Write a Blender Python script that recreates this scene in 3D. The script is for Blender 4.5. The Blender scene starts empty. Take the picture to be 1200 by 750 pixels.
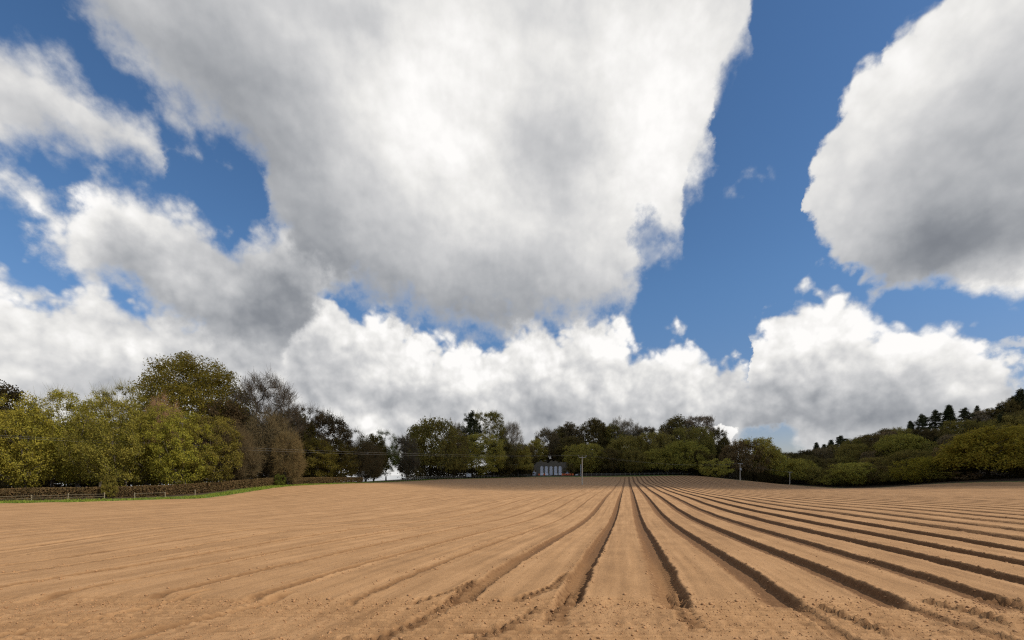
import bpy, math, random
import numpy as np
R = math.radians
scene = bpy.context.scene
col = scene.collection
EYE = 2.2          # eye height above the near headland
F = 533.0          # focal length in photo pixels (1200 wide), horizon at row 557

# ------------------------------------------------------------------ basics
def pt(px, py, d):
    """photo pixel + distance -> world point"""
    return ((px - 600) / F * d, d, EYE - (py - 557) / F * d)

def mesh_obj(name, verts, faces, mat=None, parent=None, smooth=False, loc=None):
    me = bpy.data.meshes.new(name)
    verts = np.asarray(verts, dtype=np.float32).reshape(-1, 3)
    if isinstance(faces, np.ndarray):
        nf, k = faces.shape
        me.vertices.add(len(verts)); me.vertices.foreach_set('co', verts.ravel())
        me.loops.add(nf * k); me.loops.foreach_set('vertex_index', faces.astype(np.int32).ravel())
        me.polygons.add(nf)
        me.polygons.foreach_set('loop_start', np.arange(0, nf * k, k, dtype=np.int32))
        me.polygons.foreach_set('loop_total', np.full(nf, k, dtype=np.int32))
        me.update(calc_edges=True)
    else:
        me.from_pydata([tuple(map(float, v)) for v in verts], [], faces)
        me.update()
    if smooth:
        me.polygons.foreach_set('use_smooth', np.ones(len(me.polygons), dtype=bool))
    if mat: me.materials.append(mat)
    o = bpy.data.objects.new(name, me); col.objects.link(o)
    if parent: o.parent = parent
    if loc is not None: o.location = loc
    return o

def tag(o, label=None, cat=None, group=None, kind=None):
    if label: o['label'] = label
    if cat: o['category'] = cat
    if group: o['group'] = group
    if kind: o['kind'] = kind
    return o

def empty(name, loc, rz=0.0):
    o = bpy.data.objects.new(name, None); col.objects.link(o)
    o.location = loc; o.rotation_euler = (0, 0, rz); o.empty_display_size = 0.3
    return o

class MB:
    """collects shapes into one mesh"""
    def __init__(s): s.v = []; s.f = []
    def box(s, x0, x1, y0, y1, z0, z1, rz=0, c=(0, 0)):
        b = len(s.v)
        for z in (z0, z1):
            for x, y in ((x0, y0), (x1, y0), (x1, y1), (x0, y1)):
                if rz:
                    x, y = (c[0] + (x - c[0]) * math.cos(rz) - (y - c[1]) * math.sin(rz),
                            c[1] + (x - c[0]) * math.sin(rz) + (y - c[1]) * math.cos(rz))
                s.v.append((x, y, z))
        for q in ((3, 2, 1, 0), (4, 5, 6, 7), (0, 1, 5, 4), (1, 2, 6, 5), (2, 3, 7, 6), (3, 0, 4, 7)):
            s.f.append([b + i for i in q])
        return s
    def tube(s, pts, rads, n=6, cap=True):
        pts = [np.array(p, float) for p in pts]; b = len(s.v)
        for i, p in enumerate(pts):
            d = pts[min(i + 1, len(pts) - 1)] - pts[max(i - 1, 0)]
            d /= (np.linalg.norm(d) + 1e-9)
            a = np.cross(d, (1, 0, 0) if abs(d[0]) < .8 else (0, 1, 0)); a /= np.linalg.norm(a)
            c = np.cross(d, a)
            for k in range(n):
                t = 2 * math.pi * k / n
                s.v.append(tuple(p + rads[i] * (a * math.cos(t) + c * math.sin(t))))
        for i in range(len(pts) - 1):
            for k in range(n):
                k2 = (k + 1) % n
                s.f.append([b + i * n + k, b + i * n + k2, b + (i + 1) * n + k2, b + (i + 1) * n + k])
        if cap:
            s.f.append([b + k for k in range(n)][::-1])
            s.f.append([b + (len(pts) - 1) * n + k for k in range(n)])
        return s
    def prism(s, poly, y0, y1):
        """x,z polygon extruded along y"""
        b = len(s.v); n = len(poly)
        for y in (y0, y1):
            for x, z in poly: s.v.append((x, y, z))
        s.f.append([b + i for i in range(n)]); s.f.append([b + n + i for i in range(n)][::-1])
        for i in range(n):
            j = (i + 1) % n
            s.f.append([b + i, b + n + i, b + n + j, b + j])
        return s
    def build(s, name, mat, parent=None, smooth=False, loc=None):
        return mesh_obj(name, s.v, s.f, mat, parent, smooth, loc)

# ------------------------------------------------------------------ numpy noise
def _hash(ix, iy, seed):
    h = (ix.astype(np.int64) * 374761393 + iy.astype(np.int64) * 668265263 + seed * 974634777) & 0xffffffff
    h = ((h ^ (h >> 13)) * 1274126177) & 0xffffffff
    h = h ^ (h >> 16)
    return (h & 0xffffff) / float(0xffffff)
def vnoise(x, y, seed=0):
    ix = np.floor(x); iy = np.floor(y); fx = x - ix; fy = y - iy
    ux = fx * fx * fx * (fx * (fx * 6 - 15) + 10); uy = fy * fy * fy * (fy * (fy * 6 - 15) + 10)
    a = _hash(ix, iy, seed); b = _hash(ix + 1, iy, seed); c = _hash(ix, iy + 1, seed); d = _hash(ix + 1, iy + 1, seed)
    return (a + (b - a) * ux + (c - a) * uy + (a - b - c + d) * ux * uy) * 2 - 1
def fbm(x, y, seed=0, octv=4, gain=.5, ang=.6):
    s = 0; a = 1; n = 0
    ca, sa = math.cos(ang), math.sin(ang)
    for i in range(octv):
        s = s + a * vnoise(x, y, seed + i * 17); n += a; a *= gain
        x, y = (x * ca - y * sa) * 2.03, (x * sa + y * ca) * 2.03
    return s / n
def sstep(a, b, x):
    t = np.clip((x - a) / (b - a), 0, 1); return t * t * (3 - 2 * t)

# ------------------------------------------------------------------ node helper
class NX:
    """tiny wrapper: math expressions as shader nodes"""
    def __init__(s, nt): s.nt = nt
    def n(s, typ, **kw):
        nd = s.nt.nodes.new(typ)
        for k, v in kw.items(): setattr(nd, k, v)
        return nd
    def link(s, a, b): s.nt.links.new(a, b)
    def _in(s, sock, v):
        if isinstance(v, X): s.link(v.o, sock)
        elif isinstance(v, bpy.types.NodeSocket): s.link(v, sock)
        else: sock.default_value = v
    def math(s, op, a, b=None, c=None, clamp=False):
        nd = s.n('ShaderNodeMath', operation=op, use_clamp=clamp)
        s._in(nd.inputs[0], a)
        if b is not None: s._in(nd.inputs[1], b)
        if c is not None: s._in(nd.inputs[2], c)
        return X(s, nd.outputs[0])
    def ss(s, x, a, b):
        nd = s.n('ShaderNodeMapRange', interpolation_type='SMOOTHSTEP')
        s._in(nd.inputs['Value'], x); nd.inputs['From Min'].default_value = a; nd.inputs['From Max'].default_value = b
        return X(s, nd.outputs['Result'])
    def vm(s, op, a, b=None, scale=None):
        nd = s.n('ShaderNodeVectorMath', operation=op)
        s._in(nd.inputs[0], a)
        if b is not None: s._in(nd.inputs[1], b)
        if scale is not None: s._in(nd.inputs['Scale'], scale)
        return nd.outputs['Value'] if op in ('DOT_PRODUCT', 'LENGTH') else nd.outputs['Vector']
    def noise(s, vec, scale, detail=4, rough=.55, color=False, dist=0.0, lac=2.0):
        nd = s.n('ShaderNodeTexNoise'); nd.inputs['Scale'].default_value = scale
        nd.inputs['Detail'].default_value = detail; nd.inputs['Roughness'].default_value = rough
        nd.inputs['Distortion'].default_value = dist; nd.inputs['Lacunarity'].default_value = lac
        if vec is not None: s._in(nd.inputs['Vector'], vec)
        return nd.outputs['Color'] if color else X(s, nd.outputs[0])
    def voro(s, vec, scale, detail=0, rough=.5, smooth=None):
        nd = s.n('ShaderNodeTexVoronoi')
        if smooth is not None: nd.feature = 'SMOOTH_F1'; nd.inputs['Smoothness'].default_value = smooth
        nd.inputs['Scale'].default_value = scale; nd.inputs['Detail'].default_value = detail
        nd.inputs['Roughness'].default_value = rough
        s._in(nd.inputs['Vector'], vec)
        return X(s, nd.outputs['Distance'])
    def ramp(s, fac, stops, interp='LINEAR'):
        nd = s.n('ShaderNodeValToRGB'); cr = nd.color_ramp; cr.interpolation = interp
        while len(cr.elements) > 1: cr.elements.remove(cr.elements[-1])
        cr.elements[0].position = stops[0][0]; cr.elements[0].color = (*stops[0][1], 1)
        for p, c in stops[1:]:
            e = cr.elements.new(p); e.color = (*c, 1)
        s._in(nd.inputs[0], fac)
        return nd.outputs[0]
    def mixc(s, fac, a, b, blend='MIX'):
        nd = s.n('ShaderNodeMix', data_type='RGBA', blend_type=blend)
        s._in(nd.inputs[0], fac)
        for i, v in ((6, a), (7, b)):
            if isinstance(v, tuple): nd.inputs[i].default_value = (*v, 1)
            else: s._in(nd.inputs[i], v)
        return nd.outputs[2]
    def curve(s, x, pts, lo, hi, vlo, vhi):
        """float curve: pts = [(x, y)], x in lo..hi, y in vlo..vhi"""
        t = (x - lo) * (1 / (hi - lo))
        nd = s.n('ShaderNodeFloatCurve'); cm = nd.mapping; cm.use_clip = True
        c = cm.curves[0]
        P = [((px - lo) / (hi - lo), (py - vlo) / (vhi - vlo)) for px, py in sorted(pts)]
        P = [(min(max(a, 0), 1), min(max(b, 0), 1)) for a, b in P]
        if P[0][0] > 0: P.insert(0, (0, P[0][1]))
        if P[-1][0] < 1: P.append((1, P[-1][1]))
        c.points[0].location = P[0]; c.points[1].location = P[-1]
        for q in P[1:-1]: c.points.new(*q)
        for q in c.points: q.handle_type = 'VECTOR'
        cm.update()
        s._in(nd.inputs['Value'], t)
        return X(s, nd.outputs[0]) * (vhi - vlo) + vlo
class X:
    def __init__(s, g, o): s.g = g; s.o = o
    def __add__(s, b): return s.g.math('ADD', s, b)
    __radd__ = __add__
    def __sub__(s, b): return s.g.math('SUBTRACT', s, b)
    def __rsub__(s, b): return s.g.math('SUBTRACT', b, s)
    def __mul__(s, b): return s.g.math('MULTIPLY', s, b)
    __rmul__ = __mul__
    def __truediv__(s, b): return s.g.math('DIVIDE', s, b)
    def min(s, b): return s.g.math('MINIMUM', s, b)
    def max(s, b): return s.g.math('MAXIMUM', s, b)

def material(name, displace=False):
    m = bpy.data.materials.new(name); m.use_nodes = True
    nt = m.node_tree; nt.nodes.clear()
    g = NX(nt); out = g.n('ShaderNodeOutputMaterial')
    return m, g, out

def simple_mat(name, c, rough=.8, var=.25, scale=3.0, metallic=0.0, c2=None, bump=.0):
    m, g, out = material(name)
    tc = g.n('ShaderNodeTexCoord')
    n = g.noise(tc.outputs['Object'], scale, 5, .6)
    c2 = c2 or tuple(x * (1 - var) for x in c)
    colr = g.ramp(n, [(.3, c2), (.7, c)])
    p = g.n('ShaderNodeBsdfPrincipled'); g.link(colr, p.inputs['Base Color'])
    p.inputs['Roughness'].default_value = rough; p.inputs['Metallic'].default_value = metallic
    if bump:
        b = g.n('ShaderNodeBump'); b.inputs['Strength'].default_value = bump; b.inputs['Distance'].default_value = .05
        g.link(n.o, b.inputs['Height']); g.link(b.outputs[0], p.inputs['Normal'])
    g.link(p.outputs[0], out.inputs[0])
    return m
# ------------------------------------------------------------------ camera, sun, render
EXPO = 0.0
cam = bpy.data.cameras.new('camera'); cam.sensor_width = 36; cam.lens = F / 1200 * 36
cam.shift_y = (557 - 375) / 1200; cam.clip_start = .1; cam.clip_end = 20000
co = bpy.data.objects.new('camera', cam); col.objects.link(co)
co.location = (0, 0, EYE); co.rotation_euler = (R(90), 0, 0)
scene.camera = co
SUN_AZ, SUN_EL = R(114), R(44)
sd = np.array((math.sin(SUN_AZ) * math.cos(SUN_EL), math.cos(SUN_AZ) * math.cos(SUN_EL), math.sin(SUN_EL)))
sl = bpy.data.lights.new('sun', 'SUN'); sl.energy = 4.2; sl.angle = R(.53); sl.color = (1, .93, .82)
so = bpy.data.objects.new('sun', sl); col.objects.link(so)
so.rotation_euler = (R(90) - SUN_EL, 0, math.pi - SUN_AZ); so.location = (60, -30, 80)
scene.view_settings.view_transform = 'Standard'; scene.view_settings.look = 'None'
scene.view_settings.exposure = EXPO; scene.view_settings.gamma = 1
scene.render.engine = 'CYCLES'
cy = scene.cycles
cy.max_bounces = 5; cy.diffuse_bounces = 3; cy.glossy_bounces = 2; cy.transmission_bounces = 4
cy.transparent_max_bounces = 8; cy.volume_bounces = 0
cy.use_denoising = False; cy.filter_width = 1.25
cy.use_adaptive_sampling = True; cy.adaptive_threshold = .008

# ------------------------------------------------------------------ sky: physical sky + procedural clouds by direction
def ae(px, py):
    X_ = (px - 600) / F; V = (557 - py) / F
    return math.atan(X_), V / math.sqrt(1 + X_ * X_)
world = bpy.data.worlds.new('World'); scene.world = world; world.use_nodes = True
nt = world.node_tree; nt.nodes.clear(); g = NX(nt)
wout = g.n('ShaderNodeOutputWorld')
sky = g.n('ShaderNodeTexSky', sky_type='NISHITA'); sky.sun_disc = False
sky.sun_elevation = SUN_EL; sky.sun_rotation = SUN_AZ
sky.air_density = 1.0; sky.dust_density = .4; sky.ozone_density = 2.5
tc = g.n('ShaderNodeTexCoord'); D = tc.outputs['Generated']
sx = g.n('ShaderNodeSeparateXYZ'); g.link(D, sx.inputs[0])
x, y, z = [X(g, sx.outputs[i]) for i in range(3)]
az = g.math('ARCTAN2', x, y)
rad = g.math('SQRT', x * x + y * y)
el = z / rad.max(.02)
# warped coordinates
w1 = g.n('ShaderNodeSeparateXYZ'); g.link(g.noise(D, 3.2, 3, .5, color=True), w1.inputs[0])
w2 = g.n('ShaderNodeSeparateXYZ'); g.link(g.noise(D, 13.0, 7, .62, color=True), w2.inputs[0])
wx1, wy1 = X(g, w1.outputs[0]) - .5, X(g, w1.outputs[1]) - .5
wx2, wy2 = X(g, w2.outputs[0]) - .5, X(g, w2.outputs[1]) - .5
A = az + wx1 * .07 + wx2 * .085
E = el + wy1 * .07 + wy2 * .085
# billowing (cauliflower) term
vw = g.vm('ADD', D, g.vm('SCALE', g.noise(D, 14, 3, .5, color=True), scale=.035))
bil = g.voro(vw, 17, 2.5, .55, smooth=.35)
LO, HI, VLO, VHI = -1.1, 1.1, -.3, 1.5
def C(pts): return g.curve(A, [ae(*p) for p in pts], LO, HI, VLO, VHI)
def blob(px, py, rx, ry, ang=0.0):
    a0, e0 = ae(px, py); k = F * (1 + ((px - 600) / F) ** 2) ** .8
    ca, sa = math.cos(R(ang)), math.sin(R(ang))
    da = (A - a0); de = (E - e0)
    u = (da * ca + de * sa) * (k / rx); v = (de * ca - da * sa) * (k / ry)
    return g.math('EXPONENT', (u * u + v * v) * -1.0)
fine = g.noise(D, 38, 6, .6) - .5
med = g.noise(D, 4.6, 8, .54) - .5
off = g.vm('ADD', D, tuple(np.array((.55, -.1, .8)) * .040))
med2 = g.noise(off, 4.6, 8, .54) - .5
fin2a = g.noise(g.vm('ADD', D, (.007, -.001, .010)), 15, 5, .5)
fin2b = g.noise(D, 15, 5, .5)
relief = (med2 - med) * -.45
relf = (fin2a - fin2b) * -.6
big = g.voro(g.vm('ADD', D, g.vm('SCALE', g.noise(D, 5, 3, .5, color=True), scale=.12)), 6.5, 1.5, .5, smooth=.5)
big = (.83 - big)
lump = (.97 - bil)            # + inside lumps, - in creases
# --- bank of cumulus along the horizon
top4 = C([(-200, 300), (0, 318), (30, 318), (60, 331), (100, 335), (150, 350), (200, 352), (240, 356), (300, 345), (345, 335), (362, 325), (385, 335),
          (420, 368), (450, 366), (490, 382), (530, 397), (563, 414), (590, 386), (620, 372), (680, 381), (730, 386),
          (760, 401), (800, 404), (830, 415), (860, 428), (878, 448), (884, 400), (905, 375), (928, 350), (950, 352),
          (985, 348), (1020, 360), (1060, 364), (1100, 374), (1120, 371), (1150, 385), (1175, 412), (1195, 432), (1300, 430)])
d4 = top4 - E
a4 = g.ss(d4 + lump * .075 + fine * .03, -.010, .032)
a4 = a4 * (1 - .93 * g.ss(blob(905, 512, 40, 20) + blob(925, 528, 24, 14) * .5 + med * .8 + fine * .7, .38, .85)) * (1 - .8 * g.ss(blob(574, 400, 26, 14) + fine, .5, .9))
b4 = .955 - .08 * g.ss(d4, .02, .30) + lump * .15 + big * .10 + relief * .9 + relf * .6
b4 = b4 - .15 * blob(960, 480, 150, 42) - .06 * blob(720, 470, 150, 40) - .13 * blob(400, 440, 60, 48, 0) - .12 * blob(500, 470, 60, 22) \
    - .12 * blob(150, 450, 110, 40) - .12 * blob(640, 470, 60, 30) - .12 * blob(280, 430, 30, 14) - .07 * blob(1080, 470, 120, 40) + .05 * blob(985, 395, 130, 36) \
    + .10 * blob(440, 485, 36, 14) + .05 * blob(500, 420, 60, 26) - .08 * blob(780, 500, 200, 22) + .04 * blob(730, 420, 90, 22) - .08 * blob(40, 340, 20, 10)
# small bright cumulus in the gap
dS = blob(848, 508, 26, 15)
aS = g.ss(dS + lump * .5 + fine * .2, .40, .50)
# --- middle left cloud, darkening to the right
top3 = C([(-200, 205), (0, 212), (28, 214), (48, 232), (72, 262), (95, 228), (125, 211), (165, 236), (205, 252), (232, 257), (255, 275),
          (272, 298), (300, 274), (335, 262), (362, 262), (420, 300), (520, 380)])
bot3 = C([(-200, 220), (0, 226), (25, 244), (50, 280), (75, 306), (120, 322), (160, 342), (210, 386), (260, 422), (300, 434), (335, 425), (352, 385), (390, 340), (440, 300)])
d3 = (top3 - E).min(E - bot3) + .022
a3 = g.ss(d3 + lump * .06 + fine * .06, -.014, .052)
b3 = .955 + lump * .10 + big * .12 + relief * .7 + relf * .4 - .12 * g.ss(top3 - E, .03, .2) - .27 * blob(320, 345, 70, 80, 20) - .10 * blob(230, 345, 90, 34, -25) - .10 * blob(150, 300, 60, 40)
# --- top left cloud
top2 = C([(-200, 20), (-20, 46), (5, 42), (40, 62), (78, 90), (100, 118), (125, 128), (160, 146), (182, 166), (196, 196)])
bot2 = C([(-200, 180), (0, 174), (40, 172), (80, 172), (110, 182), (130, 178), (160, 192), (185, 194), (200, 150)])
d2 = (top2 - E).min(E - bot2) + .026
a2 = g.ss(d2 + lump * .045 + fine * .07 + med * .04, -.015, .065)
b2 = .90 + lump * .08 + big * .1 + relief * .7 + relf * .3 - .08 * blob(60, 150, 90, 40)
# --- great cloud overhead
bot1 = C([(-200, -60), (60, -30), (80, 0), (118, 50), (165, 95), (200, 135), (235, 160), (280, 184), (302, 212), (309, 235), (314, 264), (330, 285),
          (350, 318), (400, 352), (480, 386), (560, 402), (620, 394), (700, 384), (735, 366), (752, 320), (772, 300), (795, 288), (801, 248),
          (832, 200), (836, 150), (858, 90), (878, 45), (884, 0), (900, -60), (960, -200)])
d1 = E - bot1
a1 = g.ss(d1 + lump * .06 + med * .10 + fine * .10 + wx2 * .05, -.030, .080)
a1 = a1 * (1 - .75 * g.ss(blob(752, 285, 22, 46, 12) * .9 + med * 1.2 + fine * 1.0, .45, 1.05))
b1 = .84 + lump * .035 + big * .05 + relief * .45 + relf * .28 + .12 * blob(500, 90, 130, 120, 0) + .07 * blob(690, 110, 150, 110) + .08 * blob(560, 230, 170, 55, -35) \
    + .10 * blob(790, 80, 90, 130) + .08 * blob(750, 240, 60, 90) - .12 * blob(290, 120, 120, 150, 40) - .09 * blob(420, 25, 60, 40) \
    - .20 * blob(540, 378, 200, 50) - .15 * blob(370, 310, 90, 60) - .12 * blob(640, 170, 70, 60) - .07 * blob(330, 190, 70, 110, 30) - .05 * blob(610, 310, 100, 40)\
    - .10 * blob(120, 20, 90, 40)
# --- right hand cloud
top5 = C([(930, 350), (936, 262), (938, 240), (946, 212), (962, 165), (976, 140), (989, 106), (1005, 84), (1032, 58), (1040, 30), (1062, 10), (1098, 4), (1110, -30), (1130, -120), (1400, -900)])
bot5 = C([(930, 180), (937, 256), (952, 290), (970, 306), (1000, 330), (1040, 346), (1100, 354), (1150, 354), (1200, 348), (1400, 340)])
d5 = (top5 - E).min(E - bot5)
a5 = g.ss(d5 + lump * .06 + fine * .035, -.008, .032)
b5 = .915 + lump * .07 + big * .08 + relief * .35 + relf * .2 + .07 * blob(1070, 60, 60, 60) - .30 * blob(1110, 292, 125, 58, 0) - .15 * blob(1150, 190, 140, 90) - .06 * blob(1180, 100, 60, 80) \
    + .12 * blob(1190, 335, 90, 16)
a6 = g.ss(blob(1195, 404, 26, 12) + fine * .8 + med * .6, .3, .95) * .7
# --- behind and beside the camera: broken cumulus from noise alone
far = g.ss(g.math('ABSOLUTE', az), 1.0, 1.25)
nb = g.noise(D, 2.3, 6, .55)
ab = g.ss(nb + lump * .1, .50, .58)
bb = .88 + relief * .8 + lump * .06 - .5 * (nb - .5)
hz = g.ss(el, .0, .10)
CR = [(.0, (.03, .035, .045)), (.45, (.150, .165, .195)), (.60, (.262, .278, .305)), (.72, (.42, .432, .452)), (.84, (.62, .622, .628)), (.93, (.83, .82, .80)), (1.0, (1.0, .985, .965))]
def mixf(f, a, b): return a + (b - a) * f
bright = mixf(aS * (1 - 0), b4, .97 + relf * .2) if False else b4
alpha = a4
def over(al, b, a_top, b_top):
    na = a_top + al * (1 - a_top)
    nb_ = b_top * a_top + b * (1 - a_top)
    return na, nb_
alpha, bright = over(a6, .86 + relf * .2, a4, b4)
# lone cumulus sits behind the bank but in the hole
bS = .98 + relf * .3 + lump * .08
bright = mixf(aS, bright, bS); alpha = alpha.max(aS)
alpha, bright = over(alpha, bright, a3, b3)
alpha, bright = over(alpha, bright, a2, b2)
alpha, bright = over(alpha, bright, a5, b5)
alpha, bright = over(alpha, bright, a1, b1)
bright = mixf(far, bright, bb); alpha = mixf(far, alpha, ab)
ccol = g.ramp(bright, CR)
bgs = g.n('ShaderNodeBackground'); bgs.inputs['Strength'].default_value = SKY_STRENGTH if 'SKY_STRENGTH' in globals() else .115
hsv = g.n('ShaderNodeHueSaturation'); hsv.inputs['Saturation'].default_value = 1.16; hsv.inputs['Value'].default_value = .98
g.link(g.mixc(g.ss(el, .0, .42), (.68, .63, .72), (.95, .97, 1.0)), (tn_ := g.n('ShaderNodeMix', data_type='RGBA', blend_type='MULTIPLY')).inputs[7]); tn_.inputs[0].default_value = 1.0
g.link(sky.outputs[0], tn_.inputs[6]); g.link(tn_.outputs[2], hsv.inputs['Color']); g.link(hsv.outputs[0], bgs.inputs['Color'])
bgc = g.n('ShaderNodeBackground'); bgc.inputs['Strength'].default_value = 1.0
g.link(ccol, bgc.inputs['Color'])
mx = g.n('ShaderNodeMixShader'); g.link(g.math('MULTIPLY', alpha, 1.0, clamp=True).o, mx.inputs[0])
g.link(bgs.outputs[0], mx.inputs[1]); g.link(bgc.outputs[0], mx.inputs[2])
g.link(mx.outputs[0], wout.inputs[0])
world.cycles.sampling_method = 'MANUAL'; world.cycles.sample_map_resolution = 512
# ------------------------------------------------------------------ terrain
VP = (735 - 600) / F          # the beds run towards this heading
W = 1.83                      # bed spacing
T0 = .82
ctrl = []
def cp(px, py, d): ctrl.append(pt(px, py, d))
for X_ in (-16, -9, -3, 3, 9, 16):
    for Y_ in (-8, 2, 9): ctrl.append((X_, Y_, 0.0))
for p in [(750, 640, 16), (750, 616, 27), (747, 602, 38), (745, 590, 50), (742, 578, 75), (740, 571.5, 105), (740, 568, 130), (740, 564.5, 175), (740, 560.2, 210), (740, 559, 232),
          (1200, 683, 9.33), (1200, 622, 18), (1200, 601, 26), (1180, 590, 36), (1180, 579, 60), (1190, 570, 100), (1200, 564.5, 150), (1100, 567, 168), (1010, 572.3, 200),
          (926, 568.3, 225), (867, 563.3, 200), (820, 558.6, 228), (1000, 600, 30), (1000, 585, 50), (900, 572, 130), (1010, 575, 150), (1090, 571, 120), (950, 578, 85),
          (0, 590, 46), (100, 588, 48), (240, 583.5, 55), (300, 575, 63), (345, 569.3, 76), (400, 567, 92), (450, 565, 112), (520, 561.5, 160), (600, 559.3, 218), (660, 559, 228),
          (0, 655, 13), (0, 625, 19), (0, 605, 30), (200, 620, 19), (300, 610, 26), (400, 600, 34), (400, 582, 55), (520, 572, 85), (520, 585, 50), (600, 580, 62), (600, 570, 100), (640, 564, 150)]:
    cp(*p)
ctrl += [(-90, 50, -.8), (-150, 60, -1.5), (-60, 75, .2), (-100, 120, -2), (-180, 200, -4), (-70, 170, -1.5), (-120, 320, -5), (-300, 100, -4), (-40, 240, 1.0), (0, 300, 2.0), (100, 325, 2.0), (200, 330, 6), (290, 330, 30), (70, 300, 2.5),
         (260, 60, 2), (60, -40, .5), (-60, -40, -.5), (220, -40, 3), (-60, 15, -.4), (60, 15, .2)]
for q, z_, d_ in [(930, 2, 310), (1006, 11, 312), (1067, 18, 306), (1112, 26, 300), (1150, 29, 295), (1196, 33, 288), (921, .5, 276), (1000, 8, 280), (1060, 15, 276), (1124, 15, 264), (1192, 19, 252),
                  (947, -1.5, 250), (1003, 3, 250), (1061, 9, 232), (1118, 10, 222), (1182, 13, 214), (1010, -2, 213), (1064, .0, 200), (1115, .6, 185), (1155, 1.2, 172), (1204, 1.8, 166), (1290, 9, 180), (1290, 33, 260)]:
    ctrl.append(((q - 600) / F * d_, d_, z_))
ctrl = np.array(ctrl)
def _phi(r2): return np.where(r2 > 0, .5 * r2 * np.log(r2 + 1e-9), 0)
_cs = ctrl[:, :2] / 100
_K = _phi(((_cs[:, None] - _cs[None]) ** 2).sum(-1)) + np.eye(len(_cs)) * 2e-5
_P = np.c_[np.ones(len(_cs)), _cs]
_M = np.block([[_K, _P], [_P.T, np.zeros((3, 3))]])
_w = np.linalg.solve(_M, np.r_[ctrl[:, 2], 0, 0, 0])
def base(x, y):
    x = np.asarray(x, float); y = np.asarray(y, float); sh = x.shape
    cx = np.clip(x, -300, 300).ravel() / 100; cyy = np.clip(y, -60, 330).ravel() / 100
    out = np.zeros(len(cx)); N = 60000
    for i in range(0, len(cx), N):
        a, b = cx[i:i + N], cyy[i:i + N]
        r2 = (a[:, None] - _cs[None, :, 0]) ** 2 + (b[:, None] - _cs[None, :, 1]) ** 2
        out[i:i + N] = _phi(r2) @ _w[:-3] + _w[-3] + a * _w[-2] + b * _w[-1]
    z = out.reshape(sh)
    z = np.where(y < 12, z * sstep(-30, 12, y) + 0 * z, z) if False else z
    # wooded hills
    h1 = 20 * np.exp(-((x - 80) / 70) ** 2 - ((y - 340) / 55) ** 2)
    return z * sstep(620, 340, y) + h1 - 6 * sstep(340, 620, y)
def bz(x, y): return float(base(np.array([x]), np.array([y]))[0])

field = [(-95, -60), (-95, 40)] + [pt(*p)[:2] for p in [(0, 590, 46), (100, 588, 48), (240, 583.5, 55), (300, 576, 63), (345, 569.3, 76), (400, 567, 92), (450, 565, 112),
          (520, 561.5, 160), (600, 559.3, 218), (740, 559, 230), (820, 558.6, 228), (867, 563.3, 203), (926, 568.3, 226), (1010, 572.3, 200), (1100, 567, 168), (1200, 564.5, 150)]] + [(215, 140), (240, 60), (240, -60)]
def sdist(x, y, poly):
    P = np.array(poly); n = len(P); best = np.full(x.shape, 1e9); inside = np.zeros(x.shape, bool)
    for i in range(n):
        a = P[i]; b = P[(i + 1) % n]; e = b - a
        t = np.clip(((x - a[0]) * e[0] + (y - a[1]) * e[1]) / (e @ e), 0, 1)
        best = np.minimum(best, (x - a[0] - t * e[0]) ** 2 + (y - a[1] - t * e[1]) ** 2)
        c = ((a[1] > y) != (b[1] > y)) & (x < (b[0] - a[0]) * (y - a[1]) / (b[1] - a[1] + 1e-12) + a[0])
        inside ^= c
    return np.where(inside, 1, -1) * np.sqrt(best)   # + inside

def nonuni(segs):
    out = []
    for a, b, st in segs: out += list(np.arange(a, b, st))
    return np.array(out + [segs[-1][1]])
def geo(a, b, s0, k):
    out = [a]; s = s0
    while out[-1] < b: out.append(out[-1] + s); s *= k
    return out
tc_ = np.array(sorted([-v for v in geo(90, 4500, 1.0, 1.2)[1:]]) + list(nonuni([(-90, -30, .20), (-30, -13, .10), (-13, 13, .036), (13, 40, .10), (40, 200, .20)])) + geo(200, 4500, 1.0, 1.2)[1:])
ys = np.array([-60, -40, -25, -15, -8, -3, 0, 1.5, 2.5, 3.2] + list(np.arange(3.8, 11.5, .036)) + geo(11.5, 330, .045, 1.0125) + geo(332, 9000, 4, 1.22))
ys = np.unique(ys)
TT, YY = np.meshgrid(tc_, ys)
XX = TT + VP * YY
Z = base(XX, YY)
fld = sdist(XX, YY, field)
infield = sstep(-.05, .35, fld + .25 * vnoise(XX * .8, YY * .8, 5))
# --- beds and wheelings
HL = 7.75                                                    # end of the beds
hl = HL + .10 * vnoise(TT * 1.2, YY * 0, 3) + .06 * vnoise(TT * 5, YY * 0, 4) + .25 * sstep(-4, -9, TT) - .25 * sstep(3.5, 8, TT)
bedm = sstep(-.12, .16, YY - hl) * sstep(1.5, 5, fld)
k = np.round((TT - T0) / W); u = TT - T0 - k * W
kk = k.astype(int)
dep = np.where(kk >= 0, .15, np.where(kk == -1, .15, np.where(kk == -2, .085, np.where(kk == -3, .05, .05 + .03 * _hash(k, k * 0, 19)))))
dep = dep * (1 + .15 * _hash(k, k * 0, 9) - .25 * ((kk == 3) | (kk == 9)))
dep = dep * np.where(kk < -8, .8, 1)
wid = np.where(kk >= 0, .265, np.where(kk == -1, .22, np.where(kk == -2, .18, .07 + .05 * _hash(k, k * 0, 29))))
rough_w = .030 * vnoise(YY * 2.2, k * 7.3, 11) + .022 * vnoise(YY * 8, k * 3.1 + np.sign(u) * 5, 12) * sstep(30, 10, YY)
au = np.abs(u + .02 * vnoise(YY * .5, k * 5.5, 13)) + rough_w
prof = 1 - np.where((u < 0) & (kk >= 0), sstep(wid * .30, wid + .20, au), sstep(wid * .70, wid + .035, au))
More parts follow.
